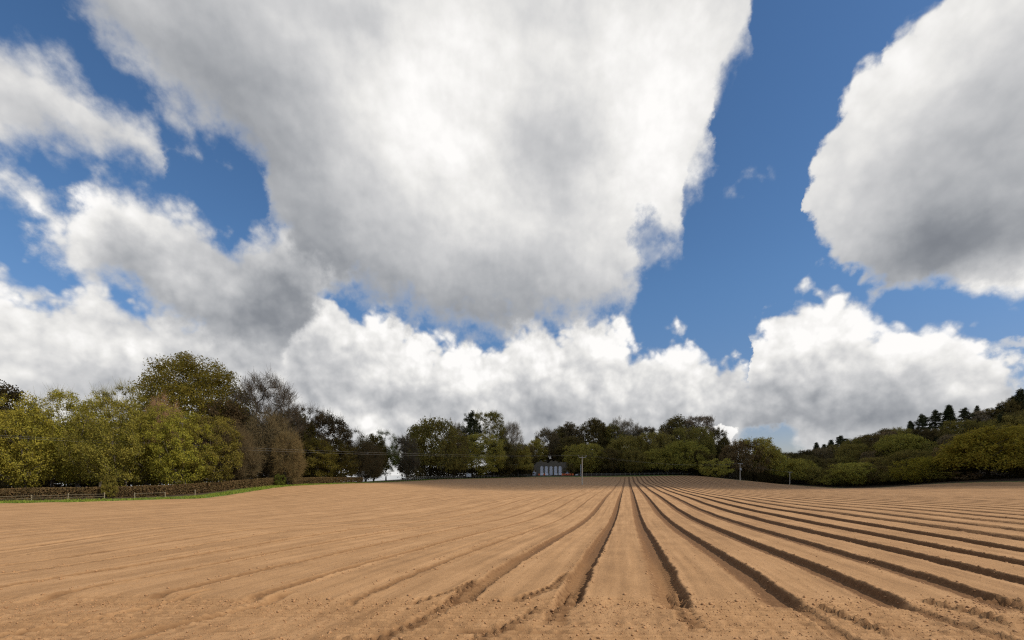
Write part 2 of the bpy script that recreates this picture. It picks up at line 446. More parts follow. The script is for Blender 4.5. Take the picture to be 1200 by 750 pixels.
furm = sstep(-.45, .25, YY - hl + .12 * vnoise(TT * 4, YY * 3, 88)) * sstep(1.5, 5, fld)
furrow = dep * prof * furm
endf = 1 - bedm
# ground height of the beds above the headland
lift = .055 * bedm
crumb = fbm(XX * 9, YY * 9, 21, 3) * .5 + fbm(XX * 26, YY * 26, 22, 2) * .5
nearf = sstep(45, 8, YY)
wall = np.clip(4 * prof * (1 - prof), 0, 1)
Z = Z + lift - furrow + infield * nearf * (crumb * (.008 + .055 * wall * bedm))
# tractor lug marks in the near wheelings
lug = np.sin(2 * math.pi * (YY / .21 + .9 * np.abs(u) / .2))
Z += bedm * nearf * prof * .042 * lug * sstep(.3, .8, prof) * sstep(16, 8, YY) * (kk < 1)
# crest crumbs along bed shoulders
Z += bedm * infield * .022 * np.exp(-((au - wid - .05) / .05) ** 2) * (.4 + np.clip(fbm(XX * 7, YY * 7, 31, 2), -.4, 1)) * nearf
# faint bands along each bed
Z += bedm * infield * nearf * np.where(kk < -1, .013, .006) * np.sin(2 * math.pi * u / .46) * (.5 + .5 * vnoise(TT * .6, YY * .3, 33))
Z += infield * .035 * fbm(XX * .25, YY * .12, 35, 3)
Z += infield * bedm * .012 * vnoise(TT * 1.1, YY * .05, 36) * np.where(kk < -1, 1.6, .6)
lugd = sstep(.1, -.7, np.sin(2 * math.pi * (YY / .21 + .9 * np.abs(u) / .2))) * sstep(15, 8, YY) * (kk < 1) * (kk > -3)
damp = (1 - .35 * sstep(16, 8, YY) * (kk < 1) * (kk > -3) * (1 - lugd)) * sstep(wid + .06 + .17 * ((u < 0) & (kk >= 0)), wid * .95, au) * bedm * np.where(kk <= -3, .75, 1) * (1 - .45 * sstep(40, 110, YY) * (kk < 0))  # damp compacted floor, plus shade painted over the furrow walls
# --- headland
head = (1 - bedm) * infield * sstep(1.0, 3.0, fld) * sstep(12, 9, YY)
hx = XX + .04 * vnoise(XX * .7, YY * 3, 40)
Z += head * (.019 * np.sin(2 * math.pi * (YY + .03 * vnoise(XX * .9, YY * .2, 41)) / .13) * sstep(-.3, .4, vnoise(XX * .6, YY * 1.5, 42) + .3) + .015 * crumb - .02 * np.clip(vnoise(XX * 13, YY * 10, 43) - .55, 0, 1))
hline = np.sin(2 * math.pi * (YY + .03 * vnoise(XX * .9, YY * .2, 41)) / .13)
damp = np.maximum(damp, head * (.42 * sstep(.1, -.8, hline) * sstep(-.3, .4, vnoise(XX * .6, YY * 1.5, 42) + .3) + .45 * sstep(.5, .75, vnoise(XX * 13, YY * 10, 43)) * (.1 + .7 * sstep(-.2, .4, vnoise(XX * .8, YY * 2.5, 44)))))  # shade painted into the harrow troughs and small pits
edge_line = np.exp(-((YY - hl + .12) / .10) ** 2) * infield
cl = np.clip(fbm(XX * 6.5, YY * 6.5, 50, 3), 0, 1) ** 1.2
Z += edge_line * (.075 * cl + .008) * (.4 + .8 * np.clip(vnoise(XX * 1.7, YY * 0, 57) + .5, 0, 1)) * sstep(12, 9, YY)
for yy0, ww, am, x0, x1 in ((6.62, .10, .085, -3, 9.5), (6.28, .07, .07, -1, 9), (5.95, .10, .08, -8, 9), (6.95, .06, .05, 1.5, 9), (7.1, .07, .045, -9, -4.2), (6.45, .05, .03, -9, -3)):
    m_ = np.exp(-((YY - yy0 - .06 * vnoise(XX * .8, YY * 0 + yy0, 51)) / ww) ** 2) * sstep(x0, x0 + 1, XX) * sstep(x1, x1 - 1, XX)
    stp = np.clip(np.sin(2 * math.pi * (XX / .27 + .3 * vnoise(XX * 1.2, YY * 2, 52))), -.2, 1)
    damp = np.maximum(damp, head * m_ * np.clip(-stp + .15, 0, 1) * (.5 + .5 * vnoise(XX * 3, YY * 5, 53)) * 2.2)
    Z += head * m_ * am * (.45 * np.clip(stp, 0, 1) * (.5 + .5 * vnoise(XX * 3, YY * 5, 53)) + .6 * cl)
# --- curved wheel ruts of the headland
def gp(px, py):
    d = EYE * F / (py - 557); return ((px - 600) / F * d, d)
ruts = [([(560, 682), (541, 700), (522, 712), (488, 733), (450, 748), (405, 770)], .15, .055, 1, .8),
        ([(560, 682), (528, 698), (505, 705), (470, 712)], .07, .03, 1, .3),
        ([(676, 690), (664, 706), (652, 722), (648, 738)], .17, .035, 1, .8),
        ([(668, 672), (645, 693), (618, 703), (596, 709)], .11, .045, 1, .6),
        ([(640, 712), (600, 735), (560, 752), (520, 775)], .12, .03, 1, .3),
        ([(350, 697), (326, 704), (300, 713), (250, 725), (200, 737), (145, 752), (90, 770)], .11, .075, 0, .7),
        ([(255, 693), (225, 700), (176, 713), (120, 725), (60, 737), (0, 748), (-60, 760)], .085, .07, 0, .7),
        ([(787, 690), (798, 712), (808, 728), (822, 745)], .15, .04, 1, .4),
        ([(905, 693), (930, 708), (958, 726), (982, 744), (1010, 765)], .13, .05, 0, .7),
        ([(1020, 697), (1060, 712), (1110, 730), (1160, 745), (1200, 760)], .14, .05, 0, .6),
        ([(1130, 695), (1180, 706), (1240, 720)], .13, .05, 1, .4),
        ([(955, 710), (985, 722), (1030, 740), (1060, 752)], .07, -.035, 1, .0),
        ([(1075, 705), (1120, 716), (1150, 722), (1200, 740)], .08, -.045, 1, .0),
        ([(230, 745), (260, 742), (290, 741)], .07, .03, 0, .5),
        ([(530, 744), (580, 742), (640, 739)], .07, .05, 0, .8)]
nr = np.where((ys > 3) & (ys < 13))[0]; r0, r1 = nr[0], nr[-1] + 1
nc = np.where(np.abs(tc_) < 16)[0]; c0, c1 = nc[0], nc[-1] + 1
sub = (slice(r0, r1), slice(c0, c1))
xs_, ys_ = XX[sub], YY[sub]
for pts_, hw, dp, tread, dmp in ruts:
    P = [gp(*p) for p in pts_]
    best = np.full(xs_.shape, 1e9); along = np.zeros(xs_.shape); L = 0
    for a, b in zip(P[:-1], P[1:]):
        ex, ey = b[0] - a[0], b[1] - a[1]; l = math.hypot(ex, ey)
        t = np.clip(((xs_ - a[0]) * ex + (ys_ - a[1]) * ey) / l ** 2, 0, 1)
        dd = np.hypot(xs_ - a[0] - t * ex, ys_ - a[1] - t * ey)
        along = np.where(dd < best, L + t * l, along); best = np.minimum(best, dd); L += l
    fade = sstep(0, .25, along) * sstep(L, L - .35, along)
    bb_ = best + .022 * vnoise(xs_ * 9, ys_ * 9, 60) + .02 * vnoise(xs_ * 3, ys_ * 3, 61)
    m_ = (1 - sstep(hw * .75, hw * 1.15, bb_)) * fade
    mask_ = m_ * (1 - prof[sub] * bedm[sub] * .9)
    Z[sub] -= mask_ * dp
    if tread:
        damp[sub] = np.maximum(damp[sub], m_ * 1.1 * sstep(.3, -.5, np.sin(2 * math.pi * (along / .20 + best / hw * .45))))
        Z[sub] += m_ * .055 * np.sin(2 * math.pi * (along / .20 + best / hw * .45))
    Z[sub] += fade * .013 * np.exp(-((bb_ - hw * 1.3) / .05) ** 2) * (.3 + cl[sub]) * (1 if dp > 0 else 0)
    damp[sub] = np.maximum(damp[sub], m_ * (.55 + .45 * dmp) * (.75 + .5 * vnoise(xs_ * 6, ys_ * 6, 66)))
# surface type: 0 soil, grass, litter
gr = (1 - infield) * np.where(XX < -18, sstep(4.2, 2.6, -fld + .5 * vnoise(XX * .5, YY * .5, 70)), sstep(9, 6, -fld + .8 * vnoise(XX * .3, YY * .3, 71)))
gr = gr * np.where(XX > 90, sstep(2.2, 1.0, -fld), 1)
Z += (1 - infield) * .10 * fbm(XX * .6, YY * .6, 72, 3) * sstep(600, 200, YY)
ny, nx = Z.shape
idx = np.arange(ny * nx).reshape(ny, nx)
faces = np.stack([idx[:-1, :-1], idx[:-1, 1:], idx[1:, 1:], idx[1:, :-1]], -1).reshape(-1, 4)

# soil / grass / leaf litter material
m, g, out = material('field_soil')
geo_ = g.n('ShaderNodeNewGeometry'); Pn = geo_.outputs['Position']
def attr(n_):
    a = g.n('ShaderNodeAttribute'); a.attribute_name = n_; return X(g, a.outputs['Fac'])
damp_shade_a, soila, grassa = attr('damp'), attr('soil'), attr('grass')
n1 = g.noise(Pn, .7, 6, .6); n2 = g.noise(Pn, 14, 6, .65); n3 = g.noise(Pn, 90, 4, .7)
mr = g.n('ShaderNodeMapping'); mr.inputs['Rotation'].default_value = (0, 0, math.atan(VP)); g.link(Pn, mr.inputs['Vector'])
mp = g.n('ShaderNodeMapping'); mp.inputs['Scale'].default_value = (3.0, .12, 1)
g.link(mr.outputs[0], mp.inputs['Vector']); n4 = g.noise(mp.outputs[0], 1.0, 5, .6)      # streaks along the beds
dry = g.ramp(n1 * .30 + n2 * .22 + n4 * .48, [(.38, (.262, .146, .068)), (.49, (.352, .199, .093)), (.60, (.435, .252, .122))])
dry = g.mixc(g.ss(n3, .56, .70) * .30, dry, (.26, .135, .058))
wet_shade = g.ramp(n2, [(.3, (.12, .060, .026)), (.7, (.21, .110, .050))])  # dark brown for damp floors and for the shade painted on walls and troughs
soil = g.mixc(g.math('MULTIPLY', damp_shade_a * 1.15 + (n2 - .5) * .5 * g.ss(damp_shade_a, .05, .4), .90, clamp=True), dry, wet_shade)
grs = g.ramp(g.noise(Pn, .5, 6, .7), [(.3, (.065, .095, .022)), (.55, (.115, .165, .035)), (.75, (.17, .19, .06))])
lit = g.ramp(g.noise(Pn, 1.2, 6, .7), [(.35, (.035, .026, .015)), (.6, (.075, .050, .028)), (.75, (.05, .06, .02))])
offc = g.mixc(grassa, lit, grs)
colr = g.mixc(soila, offc, soil)
p = g.n('ShaderNodeBsdfPrincipled'); p.inputs['Roughness'].default_value = .95; p.inputs['Specular IOR Level'].default_value = .15
g.link(colr, p.inputs['Base Color'])
b1_ = g.n('ShaderNodeBump'); b1_.inputs['Strength'].default_value = .85; b1_.inputs['Distance'].default_value = .022
hgt = n3 * .35 + g.noise(Pn, 32, 5, .65) * .8 + g.math('MULTIPLY', n4, .5)
g.link(hgt.o, b1_.inputs['Height']); g.link(b1_.outputs[0], p.inputs['Normal'])
g.link(p.outputs[0], out.inputs[0])
MAT_SOIL = m
ground = mesh_obj('ground', np.stack([XX, YY, Z], -1), faces, m, smooth=True)
ground['kind'] = 'structure'
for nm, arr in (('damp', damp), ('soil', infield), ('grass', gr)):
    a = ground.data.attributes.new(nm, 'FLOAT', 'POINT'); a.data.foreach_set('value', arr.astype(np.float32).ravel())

# ------------------------------------------------------------------ loose clods
def ico():
    t = (1 + 5 ** .5) / 2
    v = np.array([(-1, t, 0), (1, t, 0), (-1, -t, 0), (1, -t, 0), (0, -1, t), (0, 1, t), (0, -1, -t), (0, 1, -t), (t, 0, -1), (t, 0, 1), (-t, 0, -1), (-t, 0, 1)], float)
    v /= np.linalg.norm(v[0])
    f = np.array([(0, 11, 5), (0, 5, 1), (0, 1, 7), (0, 7, 10), (0, 10, 11), (1, 5, 9), (5, 11, 4), (11, 10, 2), (10, 7, 6), (7, 1, 8), (3, 9, 4), (3, 4, 2), (3, 2, 6), (3, 6, 8), (3, 8, 9), (4, 9, 5), (2, 4, 11), (6, 2, 10), (8, 6, 7), (9, 8, 1)])
    return v, f
rng = np.random.default_rng(7)
iv, if_ = ico()
def zat(x, y):
    t = x - VP * y
    i = np.clip(np.searchsorted(ys, y) - 1, 0, ny - 2); j = np.clip(np.searchsorted(tc_, t) - 1, 0, nx - 2)
    fy = (y - ys[i]) / (ys[i + 1] - ys[i]); fx = (t - tc_[j]) / (tc_[j + 1] - tc_[j])
    return (Z[i, j] * (1 - fx) + Z[i, j + 1] * fx) * (1 - fy) + (Z[i + 1, j] * (1 - fx) + Z[i + 1, j + 1] * fx) * fy
cx, cyy, cs = [], [], []
def addc(x, y, s): cx.extend(x); cyy.extend(y); cs.extend(s)
n = 900; addc(rng.uniform(-9.5, 9.5, n), HL - .12 + rng.normal(0, .2, n) , rng.gamma(1.7, .005, n) + .005)
n = 7500; addc(rng.uniform(-9.5, 9.5, n), rng.uniform(5.6, 7.9, n), rng.gamma(1.6, .0032, n) + .004)
n = 3000                                                    # on bed shoulders and in wheelings
kq = rng.integers(-8, 12, n); yq = rng.uniform(7.8, 24, n); sg = rng.choice([-1, 1], n) * rng.normal(.27, .07, n)
addc(T0 + kq * W + sg + VP * yq, yq, rng.gamma(1.8, .006, n) + .006)
n = 1800; addc(rng.uniform(-14, 18, n), rng.uniform(8, 17, n), rng.gamma(1.5, .003, n) + .004)
cx, cyy, cs = map(np.array, (cx, cyy, cs))
cs = np.minimum(cs, .026 + .008 * rng.uniform(size=len(cs)))
cz = zat(cx, cyy)
n = len(cx)
jit = 1 + .35 * rng.uniform(-1, 1, (n, 12, 1)); sc3 = rng.uniform(.7, 1.3, (n, 1, 3)) * np.array([1, 1, .7])
V = iv[None] * jit * sc3 * cs[:, None, None] + np.stack([cx, cyy, cz + cs * .25], -1)[:, None]
Fc = (if_[None] + (np.arange(n) * 12)[:, None, None]).reshape(-1, 3)
m, g, out = material('clod_soil')
geo_ = g.n('ShaderNodeNewGeometry'); n2 = g.noise(geo_.outputs['Position'], 25, 4, .6)
p = g.n('ShaderNodeBsdfPrincipled'); p.inputs['Roughness'].default_value = .95
g.link(g.ramp(n2, [(.3, (.28, .148, .066)), (.7, (.43, .235, .105))]), p.inputs['Base Color']); g.link(p.outputs[0], out.inputs[0])
cl_o = mesh_obj('soil_clods', V.reshape(-1, 3), Fc, m)
tag(cl_o, 'loose crumbly clods of dry brown soil scattered along the bed ends and wheelings', 'soil clods', kind='stuff')
# ------------------------------------------------------------------ foliage and wood materials
def leaf_mat(name, sp=.35, trans=.35):
    m, g, out = material(name)
    oi = g.n('ShaderNodeObjectInfo'); ge = g.n('ShaderNodeNewGeometry'); tc = g.n('ShaderNodeTexCoord')
    rnd = X(g, ge.outputs['Random Per Island'])
    n = g.noise(tc.outputs['Object'], .55, 4, .6)
    v = g.math('ADD', n * 1.1 + rnd * .75, .02)
    k = g.ramp(g.math('MULTIPLY', v, .8), [(.27, (.48, .52, .50)), (.5, (.95, .97, .9)), (.73, (1.55, 1.38, 1.15))])
    c = g.mixc(1.0, oi.outputs['Color'], k, 'MULTIPLY')
    d = g.n('ShaderNodeBsdfDiffuse'); g.link(c, d.inputs['Color'])
    t = g.n('ShaderNodeBsdfTranslucent'); g.link(c, t.inputs['Color'])
    mx = g.n('ShaderNodeMixShader'); mx.inputs[0].default_value = trans
    g.link(d.outputs[0], mx.inputs[1]); g.link(t.outputs[0], mx.inputs[2]); g.link(mx.outputs[0], out.inputs[0])
    return m
M_LEAF = leaf_mat('leaves'); M_NEEDLE = leaf_mat('needles', trans=.12); M_TWIG = leaf_mat('twigs', trans=.0)
M_BARK = simple_mat('bark', (.13, .105, .08), .9, .5, 6, bump=.5)
M_PALEBARK = simple_mat('pale_bark', (.30, .26, .20), .9, .5, 6, bump=.5)

def quads(P, Nrm, size, asp, rg):
    n = len(P)
    a = np.cross(Nrm, rg.normal(size=(n, 3))); a /= np.linalg.norm(a, axis=1, keepdims=True) + 1e-9
    b = np.cross(Nrm, a)
    s = size[:, None]
    v = np.stack([P - a * s * .5, P - b * s * .5 * asp, P + a * s * .5, P + b * s * .5 * asp], 1)
    return v.reshape(-1, 3)

def make_tree(seed, H, Wd, cb, ncl, nleaf, leaf, shape='round', kind='leaf', rc=.10, squash=.7, shell=.45, trunk_r=None, ntw=0, twl=1.0, tww=.03, lobes=7, multi=1, droop=0.0, lobe_amp=.28):
    """returns (trunk mesh object data, crown mesh data)"""
    rg = np.random.default_rng(seed)
    lob = rg.normal(size=(lobes, 3)); lob[:, 2] = np.abs(lob[:, 2]) * .7; lob /= np.linalg.norm(lob, axis=1, keepdims=True)
    la = rg.uniform(-.6, 1, lobes)
    pts = []
    while len(pts) < ncl:
        if shape in ('round', 'dome'):
            d = rg.normal(size=3); d /= np.linalg.norm(d)
            if shape == 'dome' and d[2] < -.25: continue
            r = (1 - .30 * rg.uniform() ** 1.3) if rg.uniform() < .68 else rg.uniform() ** shell
            f = 1 + lobe_amp * float((la * np.maximum(0, (lob @ d) - .55) * 2.2).sum())
            r *= f
            if shape == 'dome':
                zc = cb + (H - cb) * .30; p = np.array((d[0] * Wd / 2 * r, d[1] * Wd / 2 * r, zc + d[2] * r * (H - zc if d[2] > 0 else (zc - cb))))
            else:
                zc = cb + (H - cb) * .46; p = np.array((d[0] * Wd / 2 * r, d[1] * Wd / 2 * r, zc + d[2] * r * ((H - zc) if d[2] > 0 else (zc - cb))))
        elif shape == 'cone':
            t = rg.uniform() ** .8; tier = round(t * 11) / 11 + rg.normal() * .035
            rr = Wd / 2 * max(0, 1 - tier) ** .85 * rg.uniform(.35, 1.05) + .25
            an = rg.uniform(0, 6.283); p = np.array((rr * math.cos(an), rr * math.sin(an), cb + (H - cb) * tier - rr * .22))
        elif shape == 'cedar':
            lv = rg.choice([.30, .45, .58, .70, .80, .90, .99], p=[.14, .17, .18, .17, .15, .11, .08]); an0 = lv * 17
            rr = Wd / 2 * {.30: .75, .45: 1, .58: .8, .70: .95, .80: .66, .90: .5, .99: .2}[float(lv)] * rg.uniform() ** .5
            an = rg.uniform(0, 6.283); sq = 1 + .45 * math.cos(an - an0)
            p = np.array((rr * sq * math.cos(an), rr * sq * math.sin(an), cb * .3 + (H - cb * .3) * lv + rg.normal() * .55))
        pts.append(p)
    pts = np.array(pts)
    if shape not in ('cone', 'cedar'):
        pts[:, 2] = np.clip(pts[:, 2], max(.3, cb * .8), H * 1.03)
    order = np.argsort(np.hypot(pts[:, 0], pts[:, 1]) + .5 * pts[:, 2]); pts = pts[order]
    # skeleton
    nodes = []; parent = []
    trunk_r = trunk_r or H * .018
    top = H * (.97 if shape in ('cone', 'cedar') else .62)
    for mstem in range(multi):
        ax = rg.normal(size=2) * (Wd * .05 if multi == 1 else Wd * .16); prev = -1
        if multi > 1: st = rg.normal(size=2) * .04
        else: st = np.zeros(2)
        nt_ = 8
        for i in range(nt_ + 1):
            t = i / nt_
            wob = rg.normal(size=2) * H * .006
            nodes.append(np.array((st[0] + ax[0] * t ** 1.4 + wob[0], st[1] + ax[1] * t ** 1.4 + wob[1], top * t - (.15 if i == 0 else 0)))); parent.append(prev); prev = len(nodes) - 1
    ntr = len(nodes)
    NA = np.zeros((ntr + ncl * 2, 3)); NA[:ntr] = nodes; cnt = ntr
    par = list(parent)
    low = max(cb * .55, H * .12)
    for p in pts:
        q = NA[:cnt]; dv = p - q; dist = np.linalg.norm(dv, axis=1)
        cost = dist + 1.2 * np.maximum(0, q[:, 2] - p[2] + .15 * dist * (0 if shape == 'cone' else 1)) + 100 * (q[:, 2] < low) * (p[2] > low)
        j = int(np.argmin(cost)); mid = (NA[j] + p) / 2 + rg.normal(size=3) * dist[j] * .10; mid[2] += dist[j] * .06
        NA[cnt] = mid; par.append(j); NA[cnt + 1] = p; par.append(cnt); cnt += 2
    w = np.ones(cnt) * .0; w[ntr + 1::2] = 1
    for i in range(cnt - 1, -1, -1):
        if par[i] >= 0: w[par[i]] += w[i]
    rad = trunk_r * (np.maximum(w, 1) / w.max()) ** .5
    for i in range(ntr): rad[i] = max(rad[i], trunk_r * (1 - .75 * NA[i, 2] / top) * .9)
    mb = MB()
    # chains
    used = set()
    for i in range(cnt):
        j = par[i]
        if j < 0: continue
        r0_ = min(rad[j], rad[i] * 1.6); r1_ = rad[i]
        if r1_ < .004: continue
        nseg = 6 if i < ntr else (4 if r1_ > .02 else 3)
        if i < ntr and NA[j][2] < .2: r0_ = r1_ * 1.45
        mb.tube([NA[j], NA[i]], [r0_, r1_ if i < ntr else r1_ * .8], nseg, cap=False)
    tm = mb.build('trunk', M_BARK); td = tm.data; bpy.data.objects.remove(tm)
    td.polygons.foreach_set('use_smooth', np.ones(len(td.polygons), dtype=bool))
    # foliage
    V = []
    rcl = rc * Wd
    if nleaf:
        per = max(1, nleaf // ncl)
        sc = rg.uniform(.6, 1.35, ncl)
        offs = rg.normal(size=(ncl, per, 3)); offs /= np.linalg.norm(offs, axis=2, keepdims=True); offs *= rg.uniform(0, 1, (ncl, per, 1)) ** .5 * 1.08
        offs *= (rcl * sc)[:, None, None]; offs[..., 2] *= squash
        if droop: offs[..., 2] -= droop * np.hypot(offs[..., 0], offs[..., 1])
        P = (pts[:, None] + offs).reshape(-1, 3)
        P[:, 2] = np.maximum(P[:, 2], .1)
        out_ = P - np.array((0, 0, cb + (H - cb) * .4)); out_ /= np.linalg.norm(out_, axis=1, keepdims=True) + 1e-6
        Nn = rg.normal(size=P.shape) * .75 + out_ * .5 + np.array((0, 0, .55)); Nn /= np.linalg.norm(Nn, axis=1, keepdims=True)
        V.append(quads(P, Nn, leaf * rg.uniform(.6, 1.4, len(P)), .62, rg))
    if ntw:
        per = max(1, ntw // ncl)
        base_ = np.repeat(pts, per, 0); n = len(base_)
        od = base_ - np.array((0, 0, cb)); od /= np.linalg.norm(od, axis=1, keepdims=True)
        dr = rg.normal(size=(n, 3)) * .55 + od * .6 + np.array((0, 0, .25 - droop)); dr /= np.linalg.norm(dr, axis=1, keepdims=True)
        st = base_ + rg.normal(size=(n, 3)) * rcl * .35
        L = twl * rg.uniform(.35, 1.1, n)[:, None]
        sd_ = np.cross(dr, rg.normal(size=(n, 3))); sd_ /= np.linalg.norm(sd_, axis=1, keepdims=True); sd_ *= tww * .5
        bend = rg.normal(size=(n, 3)) * .12 * L
        V.append(np.stack([st - sd_, st + sd_, st + dr * L + bend + sd_ * .4, st + dr * L + bend - sd_ * .4], 1).reshape(-1, 3))
    V = np.concatenate(V)
    Fq = np.arange(len(V)).reshape(-1, 4)
    cm_ = mesh_obj('crown', V, Fq, {'leaf': M_LEAF, 'needle': M_NEEDLE, 'twig': M_TWIG}[kind]); cd = cm_.data; bpy.data.objects.remove(cm_)
    return td, cd, H, Wd

PROTO = {
 'leafyA': make_tree(1, 10, 8.6, .9, 260, 21000, .19, rc=.085, trunk_r=.13, lobes=10, multi=2, ntw=2500, twl=.8, tww=.02),
 'leafyB': make_tree(2, 10, 7.6, 1.1, 240, 19000, .18, rc=.095, trunk_r=.12, lobes=9, multi=3, ntw=2500, twl=.9, tww=.02),
 'leafyC': make_tree(3, 10, 9.0, .7, 280, 21000, .20, rc=.08, trunk_r=.14, lobes=12, ntw=2500, twl=.8, tww=.02),
 'airy': make_tree(4, 11, 6.6, 1.6, 190, 8500, .18, rc=.085, trunk_r=.11, lobes=9, multi=2, ntw=6000, twl=1.0, tww=.022, shell=.6),
 'dome': make_tree(5, 20, 16, 4.5, 760, 62000, .26, 'dome', rc=.085, squash=.6, shell=.36, trunk_r=.5, lobes=14, lobe_amp=.10),
 'bareA': make_tree(6, 20, 13, 6, 330, 0, 0, 'dome', 'twig', rc=.08, trunk_r=.36, ntw=12000, twl=1.7, tww=.040, shell=.55, lobe_amp=.15),
 'bareB': make_tree(7, 14, 11, 3, 240, 700, .25, 'dome', 'twig', rc=.08, trunk_r=.26, ntw=9000, twl=1.5, tww=.045, shell=.6, lobe_amp=.15),
 'twiggy': make_tree(8, 9, 8.5, .8, 260, 6000, .14, 'round', 'twig', rc=.09, trunk_r=.14, ntw=16000, twl=1.3, tww=.030, droop=.35, multi=3),
 'roundA': make_tree(11, 17, 12.5, 1.2, 430, 28000, .44, rc=.105, squash=.8, lobes=14, trunk_r=.32, shell=.36, lobe_amp=.20),
 'roundB': make_tree(12, 17, 12, 1.4, 400, 26000, .42, rc=.105, squash=.8, lobes=11, trunk_r=.30, ntw=2500, twl=1.3, tww=.05, shell=.38, lobe_amp=.24),
 'roundC': make_tree(13, 17, 13.5, .6, 440, 28000, .44, 'dome', rc=.105, squash=.7, lobes=14, trunk_r=.33, shell=.38, lobe_amp=.16),
 'roundD': make_tree(14, 17, 12, 2.4, 340, 16000, .38, rc=.085, squash=.8, lobes=11, trunk_r=.30, ntw=6000, twl=1.6, tww=.05, shell=.45, lobe_amp=.22),
 'wideA': make_tree(16, 12, 15, .4, 420, 24000, .42, rc=.075, squash=1.1, lobes=16, trunk_r=.3, shell=.4, lobe_amp=.34, ntw=1500, twl=1.2, tww=.05),
 'wideB': make_tree(17, 12, 14, .4, 380, 22000, .42, 'dome', rc=.085, squash=1.0, lobes=9, trunk_r=.3, shell=.4, lobe_amp=.38, ntw=2500, twl=1.2, tww=.05),
 'wideC': make_tree(18, 12, 15, .4, 400, 22000, .40, rc=.07, squash=1.2, lobes=9, trunk_r=.3, multi=2, lobe_amp=.42, ntw=2500, twl=1.2, tww=.05),
 'oakD': make_tree(15, 19, 14, 3.5, 360, 19000, .38, 'dome', rc=.085, squash=.6, lobes=14, trunk_r=.4, ntw=4500, twl=1.6, tww=.05, lobe_amp=.28),
 'coneA': make_tree(21, 20, 8.5, 1.5, 420, 17000, .42, 'cone', 'needle', rc=.10, squash=.6, droop=.3, trunk_r=.28),
 'coneB': make_tree(22, 20, 10, 3, 330, 14000, .42, 'cone', 'needle', rc=.11, squash=.6, droop=.3, trunk_r=.28),
 'cedar': make_tree(23, 20, 9.5, 5, 330, 17000, .40, 'cedar', 'needle', rc=.10, squash=.5, trunk_r=.30),
 'bushA': make_tree(31, 3, 4.2, .15, 90, 5500, .15, rc=.10, trunk_r=.05, multi=1, lobes=8),
 'bushB': make_tree(32, 3, 3.4, .15, 80, 5000, .15, rc=.12, trunk_r=.05, multi=1, lobes=8),
}
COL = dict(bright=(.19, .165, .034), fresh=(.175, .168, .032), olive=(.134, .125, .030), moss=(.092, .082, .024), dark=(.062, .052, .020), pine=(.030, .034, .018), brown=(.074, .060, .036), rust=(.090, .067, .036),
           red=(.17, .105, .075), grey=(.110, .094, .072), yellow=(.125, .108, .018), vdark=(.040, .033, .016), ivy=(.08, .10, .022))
KNAME = dict(leafy='broadleaf_tree', airy='broadleaf_tree', dome='broadleaf_tree', bare='bare_tree', twiggy='twiggy_tree', round='broadleaf_tree', oak='oak_tree', cone='conifer_tree', cedar='pine_tree', bush='shrub')
rtree = random.Random(3)
def tree(kind, px, top, wpx, d, colr, label, group, gz=None, cat=None):
    xw = (px - 600) / F * d
    zb = bz(xw, d) if gz is None else gz
    h = EYE + (557 - top) / F * d - zb
    if h < 7 and not kind.startswith('bush') or h > 24: print('TREE', kind, px, top, d, round(h, 1), round(zb, 1))
    h = max(h, 2.0)
    w = wpx / F * d
    gk = kind
    if kind.startswith('round') and w / h > .92: gk = {'roundA': 'wideA', 'roundB': 'wideC', 'roundC': 'wideB', 'roundD': 'wideC'}[kind]
    td, cd, H0, W0 = PROTO[gk]
    nm = [v for k_, v in KNAME.items() if kind.startswith(k_)][0]
    root = empty(nm, (xw, d, zb - .05), rtree.uniform(0, 6.28))
    root.scale = (w / W0, w / W0, h / H0)
    tag(root, label, cat or ('shrub' if nm == 'shrub' else 'tree'), group)
    t = bpy.data.objects.new('trunk', td); col.objects.link(t); t.parent = root
    c = bpy.data.objects.new('crown', cd); col.objects.link(c); c.parent = root
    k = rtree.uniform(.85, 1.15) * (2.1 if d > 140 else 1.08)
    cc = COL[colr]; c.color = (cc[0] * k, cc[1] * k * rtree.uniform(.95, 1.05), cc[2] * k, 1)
    return root
